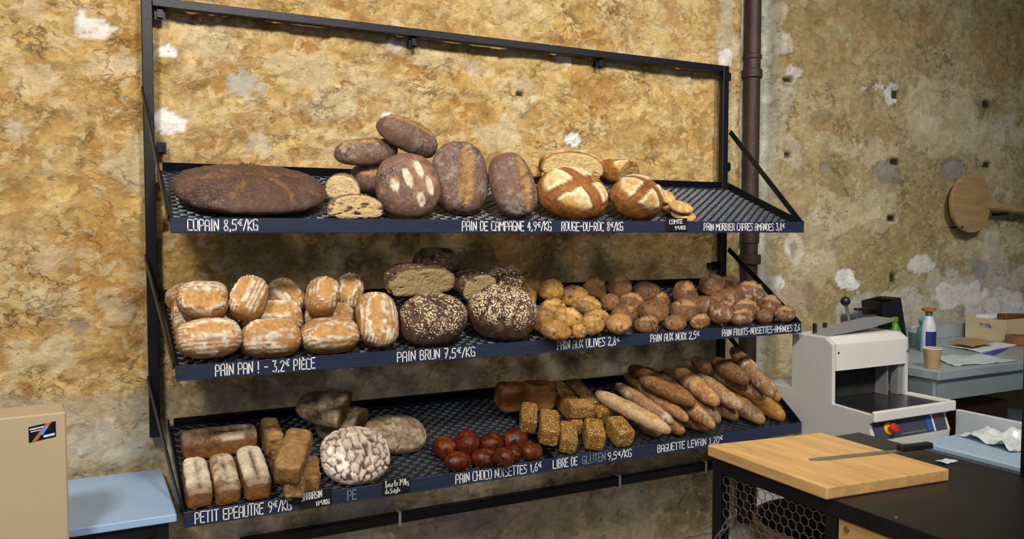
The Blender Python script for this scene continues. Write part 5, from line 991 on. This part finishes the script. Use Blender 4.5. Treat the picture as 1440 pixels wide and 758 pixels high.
loaf('roll', 2, (1.8888, 0.4735, 0.039), (4.0, 0.0, 15.0), (0.1334, 0.0882, 0.0735), 68, 'bread_roll', 'wide golden brown roll at the tray lip beside the gap', 'bread roll', 'brown walnut rolls on the middle tray', sc=0.88, pal='noix', flour=0.4, brown=0.5)
loaf('roll', 2, (2.1125, 0.26, 0.0404), (10.0, 0.0, 15.0), (0.098, 0.0777, 0.0648), 69, 'bread_roll', 'brown roll tucked under the long back roll', 'bread roll', 'brown walnut rolls on the middle tray', pal='noix', flour=0.4, brown=0.5)
loaf('roll', 2, (2.0327, 0.4779, 0.0383), (0.0, 0.0, 15.0), (0.1157, 0.075, 0.0625), 70, 'bread_roll', 'low brown roll at the tray lip above the walnut price', 'bread roll', 'brown walnut rolls on the middle tray', pal='noix', flour=0.4, brown=0.5)
loaf('roll', 2, (2.1386, 0.3946, 0.0521), (-8.0, 0.0, 15.0), (0.138, 0.1035, 0.0863), 71, 'bread_roll', 'smooth brown roll resting on the low front rolls', 'bread roll', 'brown walnut rolls on the middle tray', pal='noix', flour=0.4, brown=0.5)
loaf('roll', 2, (2.2548, 0.248, 0.0656), (35.0, 0.0, 15.0), (0.1367, 0.1279, 0.1066), 72, 'bread_roll', 'big brown roll at the back beside a bare piece of tray', 'bread roll', 'brown walnut rolls on the middle tray', pal='noix', flour=0.4, brown=0.5)
loaf('roll', 2, (1.8359, 0.2549, 0.0433), (0.0, 0.0, 15.0), (0.0817, 0.0832, 0.0693), 73, 'bread_roll', 'dark roll in the shadow between olive and walnut rolls', 'bread roll', 'brown walnut rolls on the middle tray', pal='noix', flour=0.4, brown=0.5)
loaf('roll', 2, (1.8831, 0.3657, 0.0282), (30.0, 0.0, 15.0), (0.0713, 0.0648, 0.054), 74, 'bread_roll', 'small dark roll low behind the wide front roll', 'bread roll', 'brown walnut rolls on the middle tray', sc=0.88, pal='noix', flour=0.4, brown=0.5)
loaf('roll', 2, (2.1673, 0.4764, 0.0366), (10.0, 0.0, 15.0), (0.1176, 0.0726, 0.0605), 75, 'bread_roll', 'knobbly golden roll at the tray lip, first of the fruit rolls', 'bread roll', 'floury fruit and nut rolls on the middle tray', sc=0.94, pal='fruit', flour=0.75, brown=0.6)
loaf('roll', 2, (2.2772, 0.3672, 0.05), (-40.0, 0.0, 15.0), (0.1197, 0.1095, 0.0913), 76, 'bread_roll', 'brown roll with pale flour between walnut and fruit rolls', 'bread roll', 'floury fruit and nut rolls on the middle tray', pal='fruit', flour=0.75, brown=0.6)
loaf('roll', 2, (2.478, 0.1631, 0.0612), (20.0, 0.0, 15.0), (0.1337, 0.1238, 0.1032), 77, 'bread_roll', 'dark round roll at the back near the rack post', 'bread roll', 'floury fruit and nut rolls on the middle tray', pal='fruit', flour=0.75, brown=0.6)
loaf('roll', 2, (2.6095, 0.1365, 0.0482), (-10.0, 0.0, 15.0), (0.1285, 0.0924, 0.077), 78, 'bread_roll', 'floury topped roll at the back against the rack post', 'bread roll', 'floury fruit and nut rolls on the middle tray', pal='fruit', flour=0.75, brown=0.6)
loaf('roll', 2, (2.5098, 0.2734, 0.0476), (0.0, 0.0, 15.0), (0.1257, 0.0986, 0.0822), 79, 'bread_roll', 'golden roll behind the tall floury one', 'bread roll', 'floury fruit and nut rolls on the middle tray', pal='fruit', flour=0.75, brown=0.6)
loaf('roll', 2, (2.6485, 0.2531, 0.0604), (-25.0, 0.0, 15.0), (0.1498, 0.1165, 0.0971), 80, 'bread_roll', 'tall floury roll topping the fruit rolls beside the brace', 'bread roll', 'floury fruit and nut rolls on the middle tray', pal='fruit', flour=0.75, brown=0.6)
loaf('roll', 2, (2.5136, 0.3855, 0.0436), (-4.0, 0.0, 15.0), (0.1527, 0.0848, 0.0707), 81, 'bread_roll', 'long reddish roll lying across the middle of the fruit rolls', 'bread roll', 'floury fruit and nut rolls on the middle tray', pal='fruit', flour=0.75, brown=0.6)
loaf('roll', 2, (2.2705, 0.4786, 0.0742), (-50.0, 0.0, 15.0), (0.128, 0.1123, 0.0935), 82, 'bread_roll', 'pale floury roll standing at the lip in the fruit rolls', 'bread roll', 'floury fruit and nut rolls on the middle tray', sc=0.94, pal='fruit', flour=0.75, brown=0.6)
loaf('roll', 2, (2.4117, 0.4744, 0.0465), (4.0, 0.0, 15.0), (0.1425, 0.0829, 0.0691), 83, 'bread_roll', 'white dusted roll at the lip with a golden crack', 'bread roll', 'floury fruit and nut rolls on the middle tray', pal='fruit', flour=0.75, brown=0.6)
loaf('roll', 2, (2.6444, 0.3981, 0.0514), (-30.0, 0.0, 15.0), (0.1175, 0.1143, 0.0952), 84, 'bread_roll', 'floury roll under the brace at the tray end', 'bread roll', 'floury fruit and nut rolls on the middle tray', pal='fruit', flour=0.75, brown=0.6)
loaf('roll', 2, (2.5466, 0.4752, 0.0379), (12.0, 0.0, 15.0), (0.1035, 0.0882, 0.0735), 85, 'bread_roll', 'rounded tan roll at the lip, second from the tray end', 'bread roll', 'floury fruit and nut rolls on the middle tray', sc=0.88, pal='fruit', flour=0.75, brown=0.6)
loaf('roll', 2, (2.6273, 0.5142, 0.0684), (-8.0, 0.0, 15.0), (0.1113, 0.0735, 0.0612), 86, 'bread_roll', 'small brown roll at the lip in the very corner of the tray', 'bread roll', 'floury fruit and nut rolls on the middle tray', pal='fruit', flour=0.75, brown=0.6)
loaf('roll', 2, (2.3926, 0.3766, 0.0414), (0.0, 0.0, 15.0), (0.0934, 0.0798, 0.0665), 87, 'bread_roll', 'dark roll buried in the middle of the fruit rolls', 'bread roll', 'floury fruit and nut rolls on the middle tray', pal='fruit', flour=0.75, brown=0.6)
loaf('roll', 2, (2.4059, 0.304, 0.0549), (0.0, 0.0, 15.0), (0.0805, 0.0731, 0.061), 88, 'bread_roll', 'small dark roll wedged under the back fruit rolls', 'bread roll', 'floury fruit and nut rolls on the middle tray', pal='fruit', flour=0.75, brown=0.6)
loaf('tin', 3, (0.0981, 0.4202, 0.0433), (-90.0, 0.0, 0.0), (0.2091, 0.086, 0.0836), 89, 'tin_loaf', 'white floured tin loaf with a long crack at the tray side, first of three', 'bread', 'floury tin loaves on the bottom tray', sc=0.94, brown_end=1)
loaf('tin', 3, (0.1839, 0.4232, 0.0442), (-90.0, 0.0, 0.0), (0.2125, 0.0874, 0.085), 90, 'tin_loaf', 'browner tin loaf with a torn top between two white floured ones', 'bread', 'floury tin loaves on the bottom tray', sc=0.94, bare=0.9, brown_end=1)
loaf('tin', 3, (0.2772, 0.4156, 0.0503), (-89.0, 0.0, 0.0), (0.2157, 0.0887, 0.0863), 91, 'tin_loaf', 'white floured tin loaf with a torn crack beside the bare tray wire', 'bread', 'floury tin loaves on the bottom tray', brown_end=1, crack=0.12)
loaf('tin', 3, (0.1977, 0.2066, 0.0479), (1.0, 0.0, 0.0), (0.2518, 0.0907, 0.0856), 92, 'tin_loaf', 'brown tin loaf lying crosswise at the back of the tray', 'bread', 'floury tin loaves on the bottom tray', bare=1.0)
loaf('sarr', 3, (0.3863, 0.5271, 0.0689), (-92.0, 0.0, 0.0), (0.091, 0.0671, 0.0623), 93, 'tin_loaf', 'ochre tin loaf with a cracked top lying flat at the lip by the slate tag', 'bread', 'plain buckwheat tin loaves on the bottom tray')
loaf('sarr', 3, (0.4619, 0.4554, 0.0419), (-100.0, 0.0, 0.0), (0.1319, 0.0635, 0.0733), 94, 'tin_loaf', 'ochre tin loaf beside the pale cracked round loaf', 'bread', 'plain buckwheat tin loaves on the bottom tray')
loaf('sarr', 3, (0.3808, 0.3776, 0.0426), (-92.0, 0.0, 0.0), (0.1529, 0.0666, 0.074), 95, 'tin_loaf', 'dark flanked tin loaf carrying the one stacked above it', 'bread', 'plain buckwheat tin loaves on the bottom tray')
loaf('sarr', 3, (0.3893, 0.4964, 0.1592), (-116.0, 12.0, 0.0), (0.1861, 0.0905, 0.0805), 96, 'tin_loaf', 'ochre tin loaf stacked on top with its square end facing out', 'bread', 'plain buckwheat tin loaves on the bottom tray')
loaf('sarr', 3, (0.3766, 0.2183, 0.0494), (-90.0, 0.0, 0.0), (0.1446, 0.0646, 0.0878), 97, 'tin_loaf', 'darkest tin loaf at the back against the brown crosswise one', 'bread', 'plain buckwheat tin loaves on the bottom tray')
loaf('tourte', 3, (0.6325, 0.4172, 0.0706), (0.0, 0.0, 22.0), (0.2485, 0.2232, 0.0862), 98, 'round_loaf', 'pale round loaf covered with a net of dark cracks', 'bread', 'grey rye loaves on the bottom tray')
loaf('rye', 3, (0.6315, 0.17, 0.05), (-38.0, -4.0, 6.0), (0.1693, 0.2021, 0.0929), 99, 'half_loaf', 'greyish floured half loaf with its olive cut side turned to the round loaf', 'bread', 'grey rye loaves on the bottom tray', half=True, crumb='#7a6238', hole=0.6)
loaf('rye', 3, (0.5653, 0.1664, 0.1302), (-34.0, -4.0, 8.0), (0.1836, 0.178, 0.0835), 100, 'half_loaf', 'darker floured half loaf at the back above the other rye half', 'bread', 'grey rye loaves on the bottom tray', half=True, crumb='#6d552f', hole=0.6, flour=0.6)
loaf('rye', 3, (0.8251, 0.2878, 0.0509), (-6.0, 0.0, 10.0), (0.2333, 0.1899, 0.0814), 101, 'round_loaf', 'flat grey-brown rye round with a swirled floury top', 'bread', 'grey rye loaves on the bottom tray', flour=0.7)
loaf('choco', 3, (0.9913, 0.4006, 0.0421), (0.0, 0.0, 8.0), (0.092, 0.0936, 0.0741), 102, 'chocolate_bun', 'glossy chocolate bun at the outer end of the back row', 'chocolate bun', 'glossy chocolate buns on the bottom tray')
loaf('choco', 3, (1.0887, 0.3892, 0.0442), (40.0, 0.0, 8.0), (0.1023, 0.1044, 0.0826), 103, 'chocolate_bun', 'glossy dark chocolate bun second in the back row', 'chocolate bun', 'glossy chocolate buns on the bottom tray', sc=0.94)
loaf('choco', 3, (1.0947, 0.3894, 0.0395), (0.0, 0.0, 8.0), (0.075, 0.0855, 0.0677), 104, 'chocolate_bun', 'chocolate bun squeezed behind the second and third of the row', 'chocolate bun', 'glossy chocolate buns on the bottom tray', sc=0.94)
loaf('choco', 3, (1.1852, 0.4091, 0.0394), (10.0, 0.0, 8.0), (0.1164, 0.1093, 0.0865), 105, 'chocolate_bun', 'large glossy chocolate bun with a lighter golden patch', 'chocolate bun', 'glossy chocolate buns on the bottom tray', sc=0.82)
loaf('choco', 3, (1.2887, 0.4048, 0.0396), (-10.0, 0.0, 8.0), (0.1086, 0.0908, 0.0719), 106, 'chocolate_bun', 'darkest chocolate bun beside the black tray divider', 'chocolate bun', 'glossy chocolate buns on the bottom tray')
loaf('choco', 3, (1.0136, 0.4856, 0.0351), (5.0, 0.0, 8.0), (0.1076, 0.0755, 0.0598), 107, 'chocolate_bun', 'front chocolate bun at the outer end above the lettering', 'chocolate bun', 'glossy chocolate buns on the bottom tray')
loaf('choco', 3, (1.1186, 0.4855, 0.0332), (-5.0, 0.0, 8.0), (0.1066, 0.077, 0.0609), 108, 'chocolate_bun', 'front chocolate bun with a shiny reddish top, second at the lip', 'chocolate bun', 'glossy chocolate buns on the bottom tray')
loaf('choco', 3, (1.1718, 0.5443, 0.0717), (30.0, 0.0, 8.0), (0.0769, 0.0777, 0.0615), 109, 'chocolate_bun', 'small dull chocolate bun in the middle of the front', 'chocolate bun', 'glossy chocolate buns on the bottom tray')
loaf('choco', 3, (1.2408, 0.4854, 0.0345), (60.0, 0.0, 8.0), (0.0745, 0.0784, 0.0621), 110, 'chocolate_bun', 'small nutty chocolate bun beside the corner bun', 'chocolate bun', 'glossy chocolate buns on the bottom tray')
loaf('choco', 3, (1.3269, 0.4855, 0.0329), (0.0, 0.0, 8.0), (0.0939, 0.0791, 0.0626), 111, 'chocolate_bun', 'front chocolate bun in the corner by the tray divider', 'chocolate bun', 'glossy chocolate buns on the bottom tray', sc=0.94)
loaf('tin', 3, (1.4393, 0.185, 0.0913), (-6.0, 0.0, 0.0), (0.2591, 0.1049, 0.111), 112, 'tin_loaf', 'uncut golden-brown tin loaf lying at the back by the tray divider', 'bread', 'seed covered bars on the bottom tray', pal='gtin', bare=1.2)
loaf('bar', 3, (1.6479, 0.1782, 0.0433), (-92.0, 0.0, 0.0), (0.2172, 0.0776, 0.0776), 113, 'seeded_bar', 'long dark bar at the back beside the uncut tin loaf', 'bread', 'seed covered bars on the bottom tray')
loaf('bar', 3, (1.7426, 0.1673, 0.0412), (-92.0, 0.0, 0.0), (0.2077, 0.0755, 0.0755), 114, 'seeded_bar', 'long dark bar at the back second from the uncut tin loaf', 'bread', 'seed covered bars on the bottom tray')
loaf('bar', 3, (1.3903, 0.3172, 0.0706), (-117.0, 0.0, 0.0), (0.1834, 0.0858, 0.0828), 115, 'seeded_bar', 'seeded bar beside the tray divider, first of the front row', 'bread', 'seed covered bars on the bottom tray', sc=0.82)
loaf('bar', 3, (1.4371, 0.4078, 0.0765), (-117.0, 0.0, 0.0), (0.1674, 0.0808, 0.0808), 116, 'seeded_bar', 'seeded bar second from the tray divider', 'bread', 'seed covered bars on the bottom tray')
loaf('bar', 3, (1.5124, 0.4437, 0.0424), (-117.0, 0.0, 0.0), (0.1535, 0.0796, 0.0796), 117, 'seeded_bar', 'seeded bar third from the tray divider, closest to the lip', 'bread', 'seed covered bars on the bottom tray', sc=0.94)
loaf('bar', 3, (1.6335, 0.4505, 0.045), (-114.0, 0.0, 0.0), (0.1335, 0.0813, 0.0813), 118, 'seeded_bar', 'upright-ended seeded bar fourth from the tray divider', 'bread', 'seed covered bars on the bottom tray')
loaf('bar', 3, (1.7575, 0.4576, 0.047), (-96.0, 0.0, 0.0), (0.1238, 0.0825, 0.0825), 119, 'seeded_bar', 'short seeded bar under the pale baguette', 'bread', 'seed covered bars on the bottom tray')
loaf('bar', 3, (1.6227, 0.3394, 0.1004), (-10.0, 0.0, 0.0), (0.1139, 0.0659, 0.0659), 120, 'seeded_bar', 'seeded bar lying crosswise behind the front row', 'bread', 'seed covered bars on the bottom tray')
loaf('bar', 3, (1.7605, 0.3127, 0.0377), (20.0, 0.0, 0.0), (0.1158, 0.064, 0.067), 121, 'seeded_bar', 'seeded bar lying askew against the pale baguette', 'bread', 'seed covered bars on the bottom tray')
loaf('bar', 3, (1.605, 0.3491, 0.0349), (-117.0, 0.0, 0.0), (0.0995, 0.0585, 0.0644), 122, 'seeded_bar', 'seeded bar half buried behind the third one', 'bread', 'seed covered bars on the bottom tray', sc=0.94)
loaf('baguette', 3, (1.9201, 0.3562, 0.0377), (-81.3, 0.0, 12.0), (0.2896, 0.0793, 0.065), 123, 'baguette', 'flour dusted baguette end peeping out under the pale baguette', 'baguette', 'baguettes heaped on the bottom tray', pal='bagflour', flour=0.9)
loaf('baguette', 3, (2.0145, 0.3457, 0.0392), (-72.8, 0.0, 12.0), (0.34, 0.0802, 0.0658), 124, 'baguette', 'golden baguette at the bottom of the heap above the price', 'baguette', 'baguettes heaped on the bottom tray', pal='baggold')
loaf('baguette', 3, (2.1343, 0.3312, 0.042), (-71.5, -0.0, 12.0), (0.3833, 0.0895, 0.0734), 125, 'baguette', 'golden baguette at the bottom with its tip beside the other golden one', 'baguette', 'baguettes heaped on the bottom tray', pal='baggold')
loaf('baguette', 3, (2.2515, 0.2471, 0.0434), (-78.7, -0.0, 12.0), (0.4544, 0.0932, 0.0764), 126, 'baguette', 'brown baguette low in the heap behind the golden tips', 'baguette', 'baguettes heaped on the bottom tray', pal='bag')
loaf('baguette', 3, (2.3528, 0.2419, 0.0458), (-77.7, 0.0, 12.0), (0.4606, 0.0938, 0.077), 127, 'baguette', 'brown baguette low in the heap, third tip from the tray end', 'baguette', 'baguettes heaped on the bottom tray', pal='bag')
loaf('baguette', 3, (2.468, 0.2728, 0.0499), (-80.8, -0.0, 12.0), (0.5101, 0.1026, 0.0841), 128, 'baguette', 'baguette low in the heap with a floury tip near the tray end', 'baguette', 'baguettes heaped on the bottom tray', pal='bagflour')
loaf('baguette', 3, (2.6012, 0.2691, 0.0494), (-80.9, -0.0, 12.0), (0.5067, 0.1042, 0.0855), 129, 'baguette', 'golden baguette lowest at the end of the tray', 'baguette', 'baguettes heaped on the bottom tray', pal='baggold')
loaf('baguette', 3, (1.8415, 0.406, 0.1057), (-65.9, -0.7, 12.0), (0.3835, 0.074, 0.0607), 130, 'baguette', 'pale almost white baguette lying at the near edge of the heap', 'baguette', 'baguettes heaped on the bottom tray', pal='bagpale', flour=0.5)
loaf('baguette', 3, (1.9375, 0.3528, 0.1032), (-76.9, -0.0, 12.0), (0.3461, 0.0654, 0.0536), 131, 'baguette', 'brown baguette beside the pale one', 'baguette', 'baguettes heaped on the bottom tray', pal='bagflour', flour=0.6)
loaf('baguette', 3, (2.0289, 0.3127, 0.1051), (-82.5, -0.7, 12.0), (0.4104, 0.0704, 0.0577), 132, 'baguette', 'rounded tan baguette third from the pale one', 'baguette', 'baguettes heaped on the bottom tray', pal='bag')
loaf('baguette', 3, (2.1764, 0.2186, 0.0871), (-78.7, -0.0, 12.0), (0.3578, 0.0787, 0.0645), 133, 'baguette', 'floury dark baguette tip under the brown pointed one', 'baguette', 'baguettes heaped on the bottom tray', sc=0.94, pal='bagdark', flour=0.9)
loaf('baguette', 3, (2.1293, 0.3979, 0.1112), (-86.8, 0.0, 12.0), (0.3954, 0.0741, 0.0608), 134, 'baguette', 'baguette with a golden tip hanging over the lip', 'baguette', 'baguettes heaped on the bottom tray', pal='bag')
loaf('baguette', 3, (2.0304, 0.3748, 0.1711), (-58.3, 1.5, 12.0), (0.2706, 0.0773, 0.0634), 135, 'baguette', 'dark brown pointed baguette lying across the others', 'baguette', 'baguettes heaped on the bottom tray', pal='bagdark')
loaf('baguette', 3, (2.3411, 0.2082, 0.04), (-81.2, -0.0, 12.0), (0.3227, 0.0689, 0.0565), 136, 'baguette', 'short brown baguette tip in the middle of the heap', 'baguette', 'baguettes heaped on the bottom tray', pal='bagdark')
loaf('baguette', 3, (2.2684, 0.2965, 0.1239), (-88.0, 0.9, 12.0), (0.3117, 0.0873, 0.0716), 137, 'baguette', 'thick brown baguette in the middle of the heap', 'baguette', 'baguettes heaped on the bottom tray', pal='bag')
loaf('baguette', 3, (2.3577, 0.3543, 0.1175), (-83.7, 1.0, 12.0), (0.2898, 0.0789, 0.0647), 138, 'baguette', 'baguette with a floury pale tip on the upper layer', 'baguette', 'baguettes heaped on the bottom tray', pal='bagflour')
loaf('baguette', 3, (2.4622, 0.231, 0.0438), (-81.1, -0.0, 12.0), (0.3474, 0.0783, 0.0642), 139, 'baguette', 'golden baguette tip beneath the big brown one', 'baguette', 'baguettes heaped on the bottom tray', pal='baggold')
loaf('baguette', 3, (2.5901, 0.2231, 0.0436), (-79.8, 0.0, 12.0), (0.3361, 0.0786, 0.0644), 140, 'baguette', 'dull baguette tip second beneath the big brown one', 'baguette', 'baguettes heaped on the bottom tray', pal='bag')
loaf('baguette', 3, (2.6862, 0.2473, 0.0731), (-82.6, 0.0, 12.0), (0.3653, 0.0878, 0.072), 141, 'baguette', 'golden baguette tip at the tray side', 'baguette', 'baguettes heaped on the bottom tray', sc=0.88, pal='baggold')
loaf('baguette', 3, (2.4714, 0.2761, 0.139), (-64.3, 3.2, 12.0), (0.3975, 0.0966, 0.0792), 142, 'baguette', 'big brown baguette stretching over the top of the heap', 'baguette', 'baguettes heaped on the bottom tray', pal='bag')
loaf('baguette', 3, (2.6282, 0.2666, 0.1282), (-79.2, 0.0, 12.0), (0.3038, 0.0793, 0.0651), 143, 'baguette', 'brown baguette tip under the floury topmost one', 'baguette', 'baguettes heaped on the bottom tray', pal='bag')
loaf('baguette', 3, (2.429, 0.3196, 0.2004), (-76.1, 2.8, 12.0), (0.2081, 0.0857, 0.0702), 144, 'baguette', 'dark baguette at the back leaning against the rack post', 'baguette', 'baguettes heaped on the bottom tray', pal='bagdark')
loaf('baguette', 3, (2.5272, 0.3512, 0.2103), (-100.8, 4.4, 12.0), (0.3955, 0.077, 0.0632), 145, 'baguette', 'topmost baguette white with flour leaning up to the rack brace', 'baguette', 'baguettes heaped on the bottom tray', pal='bagflour', flour=1.1)
loaf('baguette', 3, (2.023, 0.2174, 0.1604), (-60.2, 1.7, 12.0), (0.1674, 0.0629, 0.0516), 146, 'baguette', 'short dark baguette end at the back edge behind the pointed one', 'baguette', 'baguettes heaped on the bottom tray', pal='bagdark')
